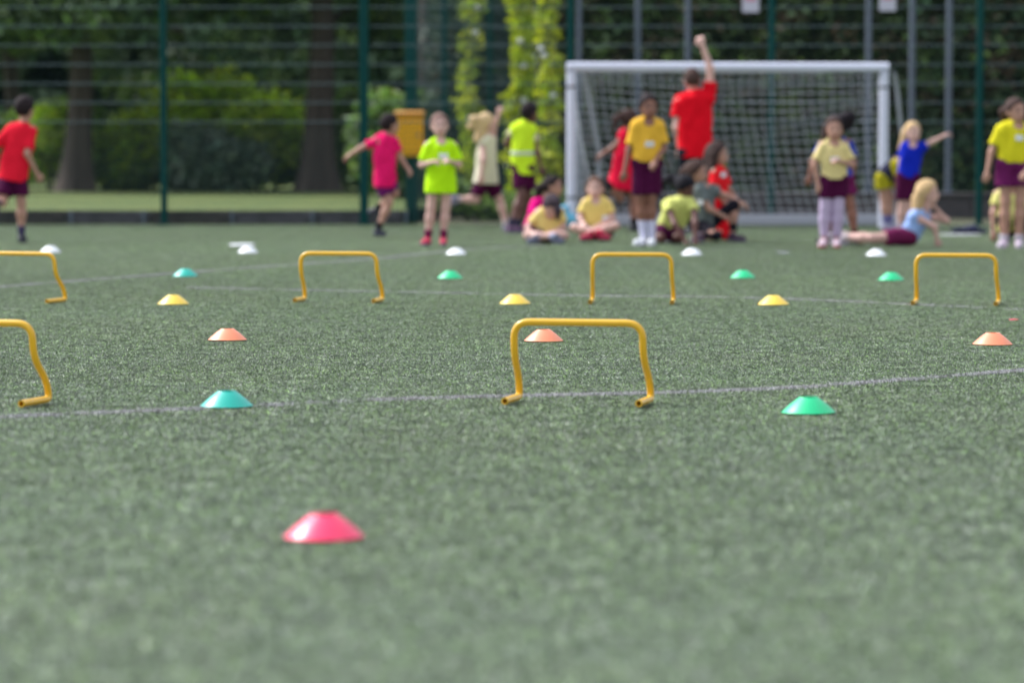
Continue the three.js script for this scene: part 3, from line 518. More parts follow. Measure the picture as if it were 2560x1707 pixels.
// ---------------------------------------------------------------- people: joints in metres round the point under the hips
const POSES = {
  red_boy: { at: [-4.961, -32.40], s: 1.00, face: [0.55, 0, -0.83],
    hd: [0.139, 1.327, 0], nk: [0.118, 1.189, 0], sL: [-0.021, 1.11, 0], sR: [0.208, 1.117, 0], eL: [-0.181, 0.936, 0.05], eR: [0.163, 0.88, 0.08], wL: [-0.276, 1.043, -0.1], wR: [0.251, 0.682, 0.02], hL: [-0.065, 0.643, 0], hR: [0.066, 0.643, 0], kL: [-0.084, 0.399, 0.1], kR: [0.091, 0.397, 0], aL: [-0.096, 0.404, 0.42], aR: [0.088, 0.075, 0], tL: [-0.097, 0.26, 0.47], tR: [0.094, 0.032, -0.12] },
  pink_boy: { at: [-1.360, -34.80], s: 0.95, face: [0.85, 0, -0.5],
    hd: [0.063, 1.189, 0], nk: [0.012, 1.07, 0], sL: [-0.095, 1.019, 0], sR: [0.109, 1.023, 0], eL: [-0.252, 0.942, 0], eR: [0.167, 0.845, -0.05], wL: [-0.363, 0.875, 0], wR: [0.245, 0.734, 0], hL: [-0.032, 0.573, 0], hR: [0.032, 0.573, 0], kL: [0.05, 0.36, 0.03], kR: [0.111, 0.461, -0.05], aL: [-0.071, 0.075, 0.03], aR: [-0.092, 0.29, -0.1], tL: [-0.011, 0.032, 0.03], tR: [-0.152, 0.26, -0.1] },
  neon_girl: { at: [-0.688, -31.40], s: 0.95, face: [0.1, 0, 1],
    hd: [-0.007, 1.153, 0], nk: [0.004, 1.019, 0], sL: [-0.119, 0.958, 0], sR: [0.123, 0.958, 0], eL: [-0.18, 0.773, 0], eR: [0.177, 0.777, 0], wL: [-0.069, 0.805, 0.16], wR: [0.092, 0.812, 0.16], hL: [-0.062, 0.589, 0], hR: [0.061, 0.589, 0], kL: [-0.089, 0.367, 0], kR: [0.05, 0.367, 0], aL: [-0.124, 0.075, -0.02], aR: [0.026, 0.075, -0.02], tL: [-0.155, 0.032, 0.12], tR: [0.029, 0.032, 0.13] },
  blonde_runner: { at: [-0.303, -37.00], s: 1.00, face: [0.8, 0, -0.55],
    hd: [0.018, 1.221, 0], nk: [0.032, 1.076, 0], sL: [-0.031, 1.022, 0.06], sR: [0.077, 1.031, -0.06], eL: [-0.021, 0.815, 0.17], eR: [0.109, 1.221, -0.06], wL: [-0.048, 0.635, 0.19], wR: [0.154, 1.329, -0.04], hL: [-0.04, 0.58, 0.05], hR: [0.04, 0.579, -0.05], kL: [-0.104, 0.363, 0.05], kR: [0.163, 0.365, -0.1], aL: [-0.311, 0.368, 0.1], aR: [0.24, 0.075, -0.06], tL: [-0.356, 0.327, 0.1], tR: [0.317, 0.032, -0.1] },
  vest_boy: { at: [0.116, -36.40], s: 1.02, face: [0.75, 0, -0.65],
    hd: [0.084, 1.331, 0], nk: [0.044, 1.202, 0], sL: [-0.08, 1.158, 0], sR: [0.116, 1.153, 0], eL: [-0.178, 1.002, -0.05], eR: [0.165, 0.896, 0], wL: [-0.107, 0.913, -0.15], wR: [0.2, 0.736, 0], hL: [-0.053, 0.727, 0], hR: [0.053, 0.727, 0], kL: [-0.013, 0.425, 0.05], kR: [0.058, 0.414, -0.1], aL: [-0.134, 0.075, 0.12], aR: [-0.053, 0.075, -0.2], tL: [-0.054, 0.032, 0.08], tR: [0.019, 0.032, -0.28] },
  pink_sitter: { at: [0.205, -34.20], s: 0.90, face: [0.9, 0, 0.2],
    hd: [0.226, 0.536, 0], nk: [0.147, 0.424, 0], sL: [0.038, 0.352, 0], sR: [0.114, 0.367, -0.12], eL: [0.012, 0.203, 0.08], eR: [0.14, 0.212, -0.14], wL: [0.087, 0.092, 0.12], wR: [0.181, 0.099, -0.1], hL: [-0.013, 0.078, 0.06], hR: [0.013, 0.074, -0.08], kL: [0.246, 0.112, 0.08], kR: [0.266, 0.107, -0.12], aL: [0.171, 0.075, 0.1], aR: [0.181, 0.075, -0.1], tL: [0.263, 0.032, 0.1], tR: [0.274, 0.032, -0.1] },
  bowed_sitter: { at: [0.359, -32.20], s: 0.90, face: [0.1, -0.75, 0.65],
    hd: [0.03, 0.363, 0.1], nk: [0.012, 0.294, 0.02], sL: [-0.102, 0.298, 0], sR: [0.122, 0.314, 0], eL: [-0.209, 0.149, 0.06], eR: [0.153, 0.157, 0.04], wL: [-0.131, 0.055, 0.2], wR: [-0.045, 0.083, 0.22], hL: [-0.067, 0.069, 0], hR: [0.067, 0.069, 0], kL: [-0.21, 0.083, 0.22], kR: [0.158, 0.083, 0.22], aL: [0.07, 0.075, 0.36], aR: [-0.124, 0.075, 0.3], tL: [0.125, 0.032, 0.38], tR: [-0.187, 0.032, 0.32] },
  yellow_sitter: { at: [0.858, -33.30], s: 0.95, face: [-0.05, 0, 1],
    hd: [-0.01, 0.53, 0], nk: [-0.002, 0.416, 0], sL: [-0.112, 0.383, 0], sR: [0.117, 0.383, 0], eL: [-0.169, 0.229, 0.04], eR: [0.169, 0.229, 0.04], wL: [-0.103, 0.135, 0.18], wR: [-0.031, 0.127, 0.2], hL: [-0.071, 0.073, 0], hR: [0.072, 0.073, 0], kL: [-0.225, 0.135, 0.2], kR: [0.192, 0.151, 0.2], aL: [0.055, 0.075, 0.32], aR: [-0.074, 0.075, 0.3], tL: [0.111, 0.032, 0.34], tR: [-0.139, 0.032, 0.34] },
  red_bib_girl: { at: [1.248, -37.10], s: 1.05, face: [0.9, 0, -0.4],
    hd: [0.094, 1.267, 0], nk: [0.067, 1.145, 0], sL: [0.022, 1.086, 0], sR: [0.116, 1.077, -0.1], eL: [-0.087, 0.959, 0], eR: [0.209, 0.95, -0.15], wL: [-0.214, 0.886, 0], wR: [0.264, 1.041, -0.15], hL: [-0.032, 0.605, 0], hR: [0.034, 0.587, -0.06], kL: [-0.019, 0.379, 0.05], kR: [0.139, 0.36, -0.06], aL: [-0.162, 0.534, 0.12], aR: [0.138, 0.075, -0.02], tL: [-0.217, 0.597, 0.12], tR: [0.189, 0.032, -0.04] },
  mustard_girl: { at: [1.294, -31.30], s: 1.00, face: [0.25, 0, 1],
    hd: [0.014, 1.324, 0], nk: [0.006, 1.198, 0], sL: [-0.108, 1.156, 0], sR: [0.129, 1.156, 0], eL: [-0.173, 0.911, 0], eR: [0.164, 0.934, 0], wL: [-0.216, 0.72, 0.03], wR: [0.069, 0.809, 0.16], hL: [-0.069, 0.797, 0], hR: [0.069, 0.797, 0], kL: [-0.062, 0.457, 0.02], kR: [0.046, 0.457, 0.02], aL: [-0.032, 0.075, -0.03], aR: [0.049, 0.075, -0.03], tL: [-0.102, 0.032, 0.1], tR: [0.038, 0.032, 0.13] },
  teacher: { at: [2.020, -36.00], s: 1.42, face: [-0.15, 0, -1],
    hd: [-0.037, 1.69, 0], nk: [-0.01, 1.545, 0], sL: [-0.181, 1.445, 0], sR: [0.153, 1.493, 0], eL: [-0.206, 1.159, 0], eR: [0.165, 1.813, 0], wL: [-0.173, 0.94, -0.12], wR: [0.081, 2.054, 0], hL: [-0.082, 0.896, 0], hR: [0.08, 0.896, 0], kL: [-0.071, 0.473, -0.03], kR: [0.088, 0.473, -0.03], aL: [-0.082, 0.094, 0.05], aR: [0.103, 0.094, 0.05], tL: [-0.09, 0.04, -0.14], tR: [0.132, 0.04, -0.14] },
  leaning_girl: { at: [1.544, -32.10], s: 1.00, face: [0.75, -0.45, 0.45],
    hd: [0.157, 0.544, 0.08], nk: [0.122, 0.433, 0], sL: [-0.021, 0.395, 0.04], sR: [0.235, 0.396, 0.1], eL: [0.048, 0.195, 0.24], eR: [0.242, 0.203, 0.26], wL: [0.138, 0.045, 0.32], wR: [0.239, 0.045, 0.32], hL: [-0.065, 0.131, 0], hR: [0.071, 0.13, -0.05], kL: [-0.089, 0.065, 0.18], kR: [0.077, 0.065, 0.14], aL: [-0.109, 0.075, 0.1], aR: [0.018, 0.075, -0.1], tL: [-0.152, 0.032, 0], tR: [-0.024, 0.032, -0.2] },
  grey_sitter: { at: [1.915, -32.60], s: 1.00, face: [0.9, 0, 0.3],
    hd: [-0.064, 0.693, 0], nk: [-0.032, 0.577, 0], sL: [-0.064, 0.519, 0.08], sR: [0.061, 0.529, -0.08], eL: [0.052, 0.333, 0.14], eR: [0.229, 0.461, -0.08], wL: [0.184, 0.265, 0.14], wR: [0.372, 0.393, -0.06], hL: [-0.035, 0.164, 0.08], hR: [0.037, 0.161, -0.06], kL: [0.114, 0.073, 0.25], kR: [0.308, 0.377, -0.06], aL: [-0.046, 0.075, 0.28], aR: [0.292, 0.075, -0.04], tL: [-0.113, 0.032, 0.2], tR: [0.393, 0.032, 0] },
  red_kneeler: { at: [2.086, -33.30], s: 1.00, face: [0.95, 0, 0.15],
    hd: [0.015, 0.872, 0], nk: [0.008, 0.75, 0], sL: [-0.023, 0.693, 0.1], sR: [0.063, 0.692, -0.1], eL: [-0.016, 0.507, 0.14], eR: [0.132, 0.52, -0.14], wL: [0.075, 0.397, 0.12], wR: [0.211, 0.414, -0.1], hL: [-0.02, 0.344, 0.07], hR: [0.022, 0.341, -0.07], kL: [0.095, 0.065, 0.08], kR: [0.131, 0.065, -0.1], aL: [-0.06, 0.075, 0.08], aR: [-0.032, 0.075, -0.1], tL: [-0.125, 0.032, 0.08], tR: [-0.09, 0.032, -0.1] },
  cream_girl: { at: [3.028, -30.70], s: 0.93, face: [0.1, 0, 1],
    hd: [-0.006, 1.11, 0], nk: [-0.006, 0.994, 0], sL: [-0.111, 0.956, 0], sR: [0.092, 0.956, 0], eL: [-0.185, 0.773, 0], eR: [0.168, 0.776, 0], wL: [-0.153, 0.597, 0.03], wR: [0.028, 0.814, 0.16], hL: [-0.056, 0.649, 0], hR: [0.056, 0.649, 0], kL: [-0.081, 0.371, 0], kR: [0.039, 0.371, 0], aL: [-0.089, 0.075, -0.02], aR: [0.032, 0.075, -0.02], tL: [-0.125, 0.032, 0.12], tR: [0.02, 0.032, 0.13] },
  bun_child: { at: [3.193, -31.90], s: 1.00, face: [-0.2, 0, -1],
    hd: [-0.003, 1.145, 0], nk: [-0.01, 1.021, 0], sL: [-0.158, 0.974, 0], sR: [0.099, 0.982, 0], eL: [-0.255, 0.807, 0], eR: [0.144, 0.779, 0], wL: [-0.285, 0.67, 0], wR: [0.125, 0.612, 0], hL: [-0.07, 0.631, 0], hR: [0.07, 0.631, 0], kL: [-0.084, 0.358, 0], kR: [0.115, 0.389, 0], aL: [-0.106, 0.075, 0], aR: [0.164, 0.075, 0], tL: [-0.179, 0.032, -0.05], tR: [0.198, 0.032, 0.08] },
  bending_child: { at: [4.279, -37.60], s: 1.00, face: [0.6, -0.75, -0.1],
    hd: [0.251, 0.684, -0.1], nk: [0.181, 0.757, -0.06], sL: [0.12, 0.785, 0.06], sR: [0.172, 0.776, -0.14], eL: [0.158, 0.602, 0.06], eR: [0.221, 0.591, -0.16], wL: [0.153, 0.455, 0.04], wR: [0.22, 0.444, -0.14], hL: [-0.025, 0.602, 0.06], hR: [0.027, 0.601, -0.08], kL: [0.006, 0.345, 0.04], kR: [0.075, 0.343, -0.08], aL: [0.032, 0.075, 0.04], aR: [0.09, 0.075, -0.1], tL: [0.092, 0.032, 0.04], tR: [0.157, 0.032, -0.12] },
  pointing_girl: { at: [4.359, -36.00], s: 0.95, face: [0.3, 0, 1],
    hd: [0.056, 1.115, 0], nk: [0.039, 0.992, 0], sL: [-0.04, 0.948, 0], sR: [0.145, 0.953, 0], eL: [-0.071, 0.781, -0.06], eR: [0.261, 1.01, 0.02], wL: [-0.081, 0.623, -0.04], wR: [0.384, 1.071, 0.02], hL: [-0.055, 0.632, 0], hR: [0.055, 0.632, 0], kL: [-0.057, 0.306, 0], kR: [0.031, 0.306, 0], aL: [-0.079, 0.075, -0.02], aR: [0.027, 0.075, -0.02], tL: [-0.113, 0.032, 0.12], tR: [0.027, 0.032, 0.12] },
  lying_girl: { at: [3.827, -31.40], s: 1.00, face: [0.85, 0, 0.2],
    hd: [0.178, 0.505, 0], nk: [0.125, 0.355, 0], sL: [0.03, 0.287, 0.06], sR: [0.177, 0.28, -0.1], eL: [0.229, 0.184, 0.1], eR: [0.37, 0.238, -0.1], wL: [0.251, 0.061, 0.08], wR: [0.266, 0.35, -0.05], hL: [-0.019, 0.091, 0.06], hR: [0.029, 0.103, -0.08], kL: [-0.381, 0.074, 0.14], kR: [-0.316, 0.064, -0.1], aL: [-0.631, 0.075, 0.04], aR: [-0.634, 0.097, -0.16], tL: [-0.731, 0.032, 0.04], tR: [-0.742, 0.086, -0.16] },
  polo_girl: { at: [4.691, -30.50], s: 1.03, face: [0.5, 0, 0.9],
    hd: [0.009, 1.276, 0], nk: [0.007, 1.157, 0], sL: [-0.135, 1.108, 0], sR: [0.149, 1.108, 0], eL: [-0.215, 0.896, 0], eR: [0.244, 0.904, 0], wL: [-0.255, 0.718, 0.03], wR: [0.085, 0.726, 0.14], hL: [-0.087, 0.792, 0], hR: [0.084, 0.792, 0], kL: [-0.077, 0.438, 0], kR: [0.058, 0.438, 0], aL: [-0.088, 0.075, -0.03], aR: [0.058, 0.075, -0.03], tL: [-0.135, 0.032, 0.11], tR: [0.033, 0.032, 0.13] },
  crouching_child: { at: [4.990, -32.60], s: 1.00, face: [0, 0, 1],
    hd: [-0.004, 0.617, 0], nk: [-0.003, 0.53, 0], sL: [-0.142, 0.478, 0], sR: [0.141, 0.478, 0], eL: [-0.196, 0.288, 0.08], eR: [0.178, 0.288, 0.08], wL: [-0.2, 0.118, 0.14], wR: [0.146, 0.13, 0.14], hL: [-0.064, 0.147, 0], hR: [0.072, 0.147, 0], kL: [-0.119, 0.25, 0.2], kR: [0.072, 0.25, 0.2], aL: [-0.063, 0.075, 0.16], aR: [0.056, 0.075, 0.16], tL: [-0.081, 0.032, 0.28], tR: [0.038, 0.032, 0.28] }
};
const lerp = (a, b, t) => [a[0] + (b[0] - a[0]) * t, a[1] + (b[1] - a[1]) * t, a[2] + (b[2] - a[2]) * t];
const plus = (a, b, k = 1) => [a[0] + b[0] * k, a[1] + b[1] * k, a[2] + b[2] * k];
const unit = a => { const l = Math.hypot(...a) || 1; return a.map(x => x / l); };
const minus = (a, b) => a.map((x, i) => x - b[i]);
const cross = (a, b) => [a[1] * b[2] - a[2] * b[1], a[2] * b[0] - a[0] * b[2], a[0] * b[1] - a[1] * b[0]];
function ellipsoid(c, r) { return (a, b, d) => { const x = (a - c[0]) / r[0], y = (b - c[1]) / r[1], z = (d - c[2]) / r[2], k = Math.hypot(x, y, z), m = Math.hypot(x / r[0], y / r[1], z / r[2]); return m < 1e-6 ? -Math.min(...r) : k * (k - 1) / m; }; }
const smin = (a, b, k) => { const h = Math.max(k - Math.abs(a - b), 0) / k; return Math.min(a, b) - h * h * k / 4; };
const fabric = c => new THREE.MeshPhysicalMaterial({ color: col(...c), roughness: 0.9, specularIntensity: 0.25, side: THREE.DoubleSide });
const skinMat = new THREE.MeshPhysicalMaterial({ vertexColors: true, roughness: 0.55, side: THREE.DoubleSide });
function paint(g, c, fn) { const n = g.attributes.position.count, p = g.attributes.position, a = new Float32Array(n * 3); for (let i = 0; i < n; i++) a.set(fn ? fn(p.getX(i), p.getY(i), p.getZ(i)) : c, i * 3); g.setAttribute('color', new THREE.BufferAttribute(a, 3)); return g; }

function person(key, o) {
  const J = POSES[key], s = J.s, skin = o.skin, hs = 1.13 * Math.pow(s, 0.3);
  const t = thing('person', o.label, 'person', [J.at[0], 0.006, J.at[1]], 0, 'people at the far end of the pitch');
  const chest = lerp(J.sL, J.sR, 0.5), pel = lerp(J.hL, J.hR, 0.5), down = unit(minus(pel, chest));
  const grounded = f => J['t' + f][1] < 0.06;
  // body
  const B = [];
  for (const f of ['L', 'R']) {
    const S = J['s' + f], E = J['e' + f], W = J['w' + f], Hp = J['h' + f], K = J['k' + f], A = J['a' + f], T = J['t' + f];
    const heel = plus(A, grounded(f) ? [0, -1, 0] : unit(minus(A, K)), 0.035 * s);
    B.push(cap(S, E, 0.038 * s, 0.029 * s), cap(E, W, 0.029 * s, 0.02 * s), cap(Hp, K, 0.066 * s, 0.045 * s), cap(K, lerp(K, A, 0.35), 0.043 * s, 0.046 * s), cap(lerp(K, A, 0.35), A, 0.046 * s, 0.027 * s), cap(heel, T, 0.027 * s, 0.022 * s), cap(A, heel, 0.027 * s, 0.027 * s));
    B.push(cap(lerp(S, chest, 0.4), lerp(Hp, pel, 0.25), 0.062 * s, 0.07 * s));
  }
  B.push(cap(J.sL, J.sR, 0.042 * s), cap(chest, pel, 0.075 * s, 0.075 * s), cap(chest, lerp(J.nk, J.hd, 0.45), 0.04 * s, 0.036 * hs));
  const geos = [paint(meshOf(blend(B, 0.025 * s), 0.0125 * Math.sqrt(s)), skin)];
  // head: right, up, forward axes
  const fw = unit(J.face), upG = unit(plus(unit(minus(J.hd, J.nk)), [0, 1, 0], 1.1)), rt = unit(cross(upG, fw)), up = cross(fw, rt);
  const local = (x, y, z) => { const p = [x - J.hd[0], y - J.hd[1], z - J.hd[2]]; return [p[0] * rt[0] + p[1] * rt[1] + p[2] * rt[2], p[0] * up[0] + p[1] * up[1] + p[2] * up[2], p[0] * fw[0] + p[1] * fw[1] + p[2] * fw[2]].map(q => q / hs); };
  const world = q => plus(plus(plus(J.hd, rt, q[0] * hs), up, q[1] * hs), fw, q[2] * hs);
  const cran = ellipsoid([0, 0.018, -0.01], [0.07, 0.084, 0.087]), jaw = ellipsoid([0, -0.045, 0.02], [0.05, 0.058, 0.06]), nose = ellipsoid([0, -0.018, 0.083], [0.011, 0.017, 0.014]), earL = ellipsoid([-0.071, -0.012, -0.008], [0.01, 0.024, 0.016]), earR = ellipsoid([0.071, -0.012, -0.008], [0.01, 0.024, 0.016]), lipE = ellipsoid([0, -0.053, 0.074], [0.02, 0.009, 0.009]), neckE = ellipsoid([0, -0.11, -0.01], [0.038, 0.06, 0.04]);
  const head = (x, y, z) => {
    const [a, b, c] = local(x, y, z); let d = smin(cran(a, b, c), jaw(a, b, c), 0.03); d = smin(d, nose(a, b, c), 0.012); d = smin(d, Math.min(earL(a, b, c), earR(a, b, c)), 0.008); d = smin(d, lipE(a, b, c), 0.008); d = smin(d, neckE(a, b, c), 0.02);
    for (const e of [-1, 1]) d = Math.max(d, -(Math.hypot(a - e * 0.029, b - 0.004, c - 0.088) - 0.012));
    return d * hs;
  };
  const hb = J.hd.map(v => [v - 0.15 * hs, v + 0.15 * hs]);
  geos.push(paint(meshOf(withBox(head, hb), 0.0055 * hs, 0), skin, (x, y, z) => {
    const [a, b, c] = local(x, y, z);
    if (c > 0.05 && Math.hypot((Math.abs(a) - 0.029) / 0.012, (b - 0.004) / 0.008) < 1) return [0.03, 0.022, 0.02];
    if (c > 0.05 && Math.hypot((Math.abs(a) - 0.029) / 0.017, (b - 0.024) / 0.005) < 1) return o.hair.color.map(q => q * 0.9);
    if (c > 0.05 && Math.hypot(a / 0.021, (b + 0.053) / 0.008) < 1) return [skin[0] * 0.85, skin[1] * 0.5, skin[2] * 0.55];
    return skin;
  }));
  // hands
  for (const f of ['L', 'R']) {
    const W = J['w' + f], d = unit(minus(W, J['e' + f])), n0 = Math.abs(d[1]) > 0.8 ? [0, 0, 1] : [0, 1, 0], side = unit(cross(d, n0)), n = cross(side, d), k = 0.92 * s, cu = (o.fist?.[f] ?? 0.45);
    const at = (a, b, c) => plus(plus(plus(W, d, a * k), side, b * k), n, c * k);
    const H = [cap(W, at(0.03, 0, 0), 0.02 * k, 0.021 * k), cap(at(0.035, -0.016, 0), at(0.065, -0.022, 0), 0.016 * k, 0.013 * k), cap(at(0.035, 0.014, 0), at(0.065, 0.018, 0), 0.016 * k, 0.012 * k), cap(at(0.03, 0, 0), at(0.068, 0, 0), 0.017 * k, 0.013 * k)];
    const len = [0.85, 0.98, 0.92, 0.72];
    for (let i = 0; i < 4; i++) {
      const y = -0.024 + i * 0.0165, L = len[i] * 0.03, p0 = at(0.066, y, 0), a1 = cu * 1.1, a2 = cu * 2.4, a3 = cu * 3.4;
      const q1 = plus(plus(p0, d, Math.cos(a1) * L * k), n, -Math.sin(a1) * L * k), q2 = plus(plus(q1, d, Math.cos(a2) * L * 0.75 * k), n, -Math.sin(a2) * L * 0.75 * k), q3 = plus(plus(q2, d, Math.cos(a3) * L * 0.6 * k), n, -Math.sin(a3) * L * 0.6 * k);
      H.push(cap(p0, q1, 0.0085 * k, 0.008 * k), cap(q1, q2, 0.008 * k, 0.0075 * k), cap(q2, q3, 0.0075 * k, 0.0065 * k));
    }
    const th = at(0.022, -0.026, -0.004), tk = at(0.048, -0.043, -0.012), te = at(0.068, -0.045 + 0.03 * cu, -0.02 - 0.015 * cu);
    H.push(cap(at(0.012, -0.012, 0), th, 0.014 * k, 0.0115 * k), cap(th, tk, 0.0115 * k, 0.0095 * k), cap(tk, te, 0.0095 * k, 0.008 * k));
    geos.push(paint(meshOf(blend(H, 0.006 * k), 0.0045 * k, 0.01), skin));
  }
  const body = part('body', mergeGeometries(geos), skinMat, t);
  const crease = (x, y, z, k) => k * 1.7 * (noise(x * 15, y * 7, z * 15) - 0.5 + 0.55 * (noise(x * 34 + y * 9, y * 14, z * 34) - 0.5));
  // shorts or trousers
  const S = [];
  const bt = o.bottoms;
  for (const f of ['L', 'R']) {
    const Hp = J['h' + f], K = J['k' + f], A = J['a' + f];
    if (bt.len <= 1) S.push(cap(Hp, lerp(Hp, K, bt.len), 0.08 * s, (bt.wide ?? 0.082) * s, true));
    else S.push(cap(Hp, K, 0.078 * s, 0.054 * s), cap(K, lerp(K, A, bt.len - 1), 0.054 * s, (bt.wide ?? 0.04) * s, true));
  }
  S.push(cap(J.hL, J.hR, 0.083 * s), cap(pel, lerp(pel, chest, 0.22), 0.088 * s, 0.085 * s, true));
  const sb = blend(S, 0.02 * s), shorts = withBox((x, y, z) => Math.max(sb(x, y, z) + crease(x, y, z, 0.012), 0.004 - y), sb.box);
  part(bt.name ?? 'shorts', meshOf(shorts, 0.0115 * Math.sqrt(s)), fabric(bt.color), t);
  // leggings below the shorts
  if (o.leggings) {
    const L = []; for (const f of ['L', 'R']) { const K = J['k' + f], A = J['a' + f]; L.push(cap(lerp(J['h' + f], K, 0.4), K, 0.07 * s, 0.06 * s), cap(K, lerp(K, A, 0.35), 0.06 * s, 0.06 * s), cap(lerp(K, A, 0.35), lerp(K, A, 0.9), 0.06 * s, 0.042 * s, true)); }
    part('leggings', meshOf(blend(L, 0.012), 0.0105), fabric(o.leggings), t);
  }
  // shirt
  const sh = o.shirt, low = plus(pel, down, sh.drop ?? 0.03), low2 = f => plus(lerp(J['h' + f], pel, 0.15), down, (sh.drop ?? 0.03) + 0.05), fl = sh.flare ?? 0.086, G = [];
  const sleeves = [];
  for (const f of ['L', 'R']) {
    const A = J['s' + f]; G.push(cap(lerp(A, chest, 0.42), low2(f), 0.07 * s, fl * s), cap(lerp(J.nk, chest, 0.35), plus(lerp(A, chest, 0.12), down, 0.012), 0.042 * s, 0.047 * s));
    if (sh.sleeve) sleeves.push(cap(plus(A, down, 0.01), lerp(A, J['e' + f], sh.sleeve), 0.047 * s, 0.056 * s, true));
  }
  G.push(cap(plus(lerp(J.sL, chest, 0.1), down, 0.02), plus(lerp(J.sR, chest, 0.1), down, 0.02), sh.sleeve ? 0.052 * s : 0.045 * s), cap(chest, plus(low, down, 0.05), 0.086 * s, fl * 1.06 * s), cap(chest, lerp(chest, J.nk, 0.5), 0.052 * s, 0.044 * s, true));
  const fx = unit([J.face[0], 0, J.face[2]]), nh = plus(plus(J.nk, fx, 0.05 * s), down, 0.012), nr = 0.05 * s;
  const gb = blend(G, 0.035 * s), all = sleeves.length ? blend([gb, ...sleeves], 0.022 * s) : gb;
  // the hem only cuts the trunk: sleeves that hang lower than it stay whole
  const hemmed = withBox((x, y, z) => {
    const h = (x - low[0]) * down[0] + (y - low[1]) * down[1] + (z - low[2]) * down[2], c = crease(x, y, z, 0.013);
    let d = Math.max(gb(x, y, z) + c, h, nr - Math.hypot(x - nh[0], y - nh[1], z - nh[2])); for (const q of sleeves) d = smin(d, q(x, y, z) + c * 0.6, 0.02); return Math.max(d, 0.004 - y);
  }, all.box);
  const shirtMesh = part(sh.name ?? 'shirt', meshOf(hemmed, 0.0115 * Math.sqrt(s)), fabric(sh.color), t);
  if (o.vest) {
    const v = withBox((x, y, z) => { const h = (x - low[0]) * down[0] + (y - low[1]) * down[1] + (z - low[2]) * down[2]; return Math.max(gb(x, y, z) - 0.008 + crease(x, y, z, 0.01), h - 0.03); }, gb.box);
    const vm = part('hi_vis_vest', meshOf(v, 0.012), fabric(o.vest.color), t);
    const band = withBox((x, y, z) => Math.max(v(x, y, z) - 0.005, Math.abs(y - o.vest.band) - 0.024), gb.box);
    part('reflective_band', meshOf(band, 0.01), mat([0.5, 0.52, 0.5], 0.4), vm);
  }
  if (sh.collar) part('collar', meshOf(blend([cap(plus(J.nk, [0, -0.035, 0]), plus(J.nk, [0, -0.005, 0]), 0.058 * hs, 0.05 * hs)], 0.01), 0.008), fabric(sh.collar), shirtMesh);
  if (o.sticker) {
    const [sx, sy] = o.sticker, P = [sx, sy, 0.5], top = o.vest ? 0.012 : 0; for (let i = 0; i < 200 && hemmed(...P) > top + 0.002; i++) P[2] -= 0.004;
    const e = 0.012, N = V(hemmed(sx + e, sy, P[2]) - hemmed(sx - e, sy, P[2]), hemmed(sx, sy + e, P[2]) - hemmed(sx, sy - e, P[2]), hemmed(sx, sy, P[2] + e) - hemmed(sx, sy, P[2] - e)).normalize();
    const st = part('name_sticker', new RoundedBoxGeometry(0.085, 0.05, 0.004, 2, 0.0015), mat([0.74, 0.74, 0.8], 0.7), shirtMesh);
    st.position.set(...P).addScaledVector(N, 0.004); st.quaternion.setFromUnitVectors(V(0, 0, 1), N);
  }
  // socks and shoes
  for (const f of ['L', 'R']) {
    const K = J['k' + f], A = J['a' + f], T = J['t' + f], g = grounded(f), heel = plus(A, g ? [0, -1, 0] : unit(minus(A, K)), 0.04 * s);
    const fdir = unit(minus(T, heel)), back = plus(heel, fdir, -0.022 * s);
    if (o.sock) part('sock', meshOf(cap(lerp(A, K, o.sock.h), A, 0.042 * s, 0.034 * s), 0.0085), fabric(o.sock.color), t);
    if (o.noShoe?.includes(f)) continue;
    const F = blend([cap(back, T, 0.034 * s, 0.031 * s), cap(plus(A, [0, 0, 0]), heel, 0.036 * s, 0.034 * s), cap(lerp(heel, T, 0.4), T, 0.036 * s, 0.033 * s)], 0.015);
    const shoe = withBox((x, y, z) => g ? Math.max(F(x, y, z), 0.006 - y) : F(x, y, z), F.box);
    const sm = part('shoe', meshOf(shoe, 0.0075), mat(o.shoe, 0.6), t);
    if (g) part('sole', meshOf(withBox((x, y, z) => Math.max(F(x, y, z) - 0.004, 0.002 - y, y - 0.022), F.box), 0.006), mat(o.sole ?? [0.5, 0.5, 0.55], 0.7), sm);
  }
  // hair: a cap over the skull, cut away at the face, with locks
  const hh = o.hair, hcap = ellipsoid([0, 0.022, -0.014], [0.078 + (hh.full ?? 0), 0.091 + (hh.full ?? 0), 0.094 + (hh.full ?? 0)]);
  const locks = (hh.locks ?? []).map(([a, b, ra, rb]) => cap(world(a), world(b), ra * hs, rb * hs));
  const lk = locks.length ? blend(locks, 0.03) : null;
  const hair = (x, y, z) => {
    const [a, b, c] = local(x, y, z);
    let d = Math.max(hcap(a, b, c), c * 0.86 - b * 0.62 - 0.012, -0.062 - b) * hs; if (lk) d = smin(d, lk(x, y, z), 0.02);
    return d + 0.007 * (noise(a * 70, b * 25, c * 70) - 0.5);
  };
  const box = J.hd.map((v, i) => [Math.min(v - 0.13 * hs, lk ? lk.box[i][0] : 9), Math.max(v + 0.13 * hs, lk ? lk.box[i][1] : -9)]);
  part('hair', meshOf(withBox(hair, box), 0.0075), new THREE.MeshPhysicalMaterial({ color: col(...hh.color), roughness: 0.8, specularIntensity: 0.35, side: THREE.DoubleSide }), t);
  if (o.extra) o.extra(t, J, world);
  return t;
}
const MAROON = [0.062, 0.004, 0.036], YEL = [0.76, 0.58, 0.2], NEON = [0.5, 0.85, 0.01], RED = [0.78, 0.012, 0.035], BLACK = [0.012, 0.012, 0.016], DARKHAIR = [0.022, 0.014, 0.016], BROWNHAIR = [0.06, 0.034, 0.03], BLOND = [0.56, 0.38, 0.2];
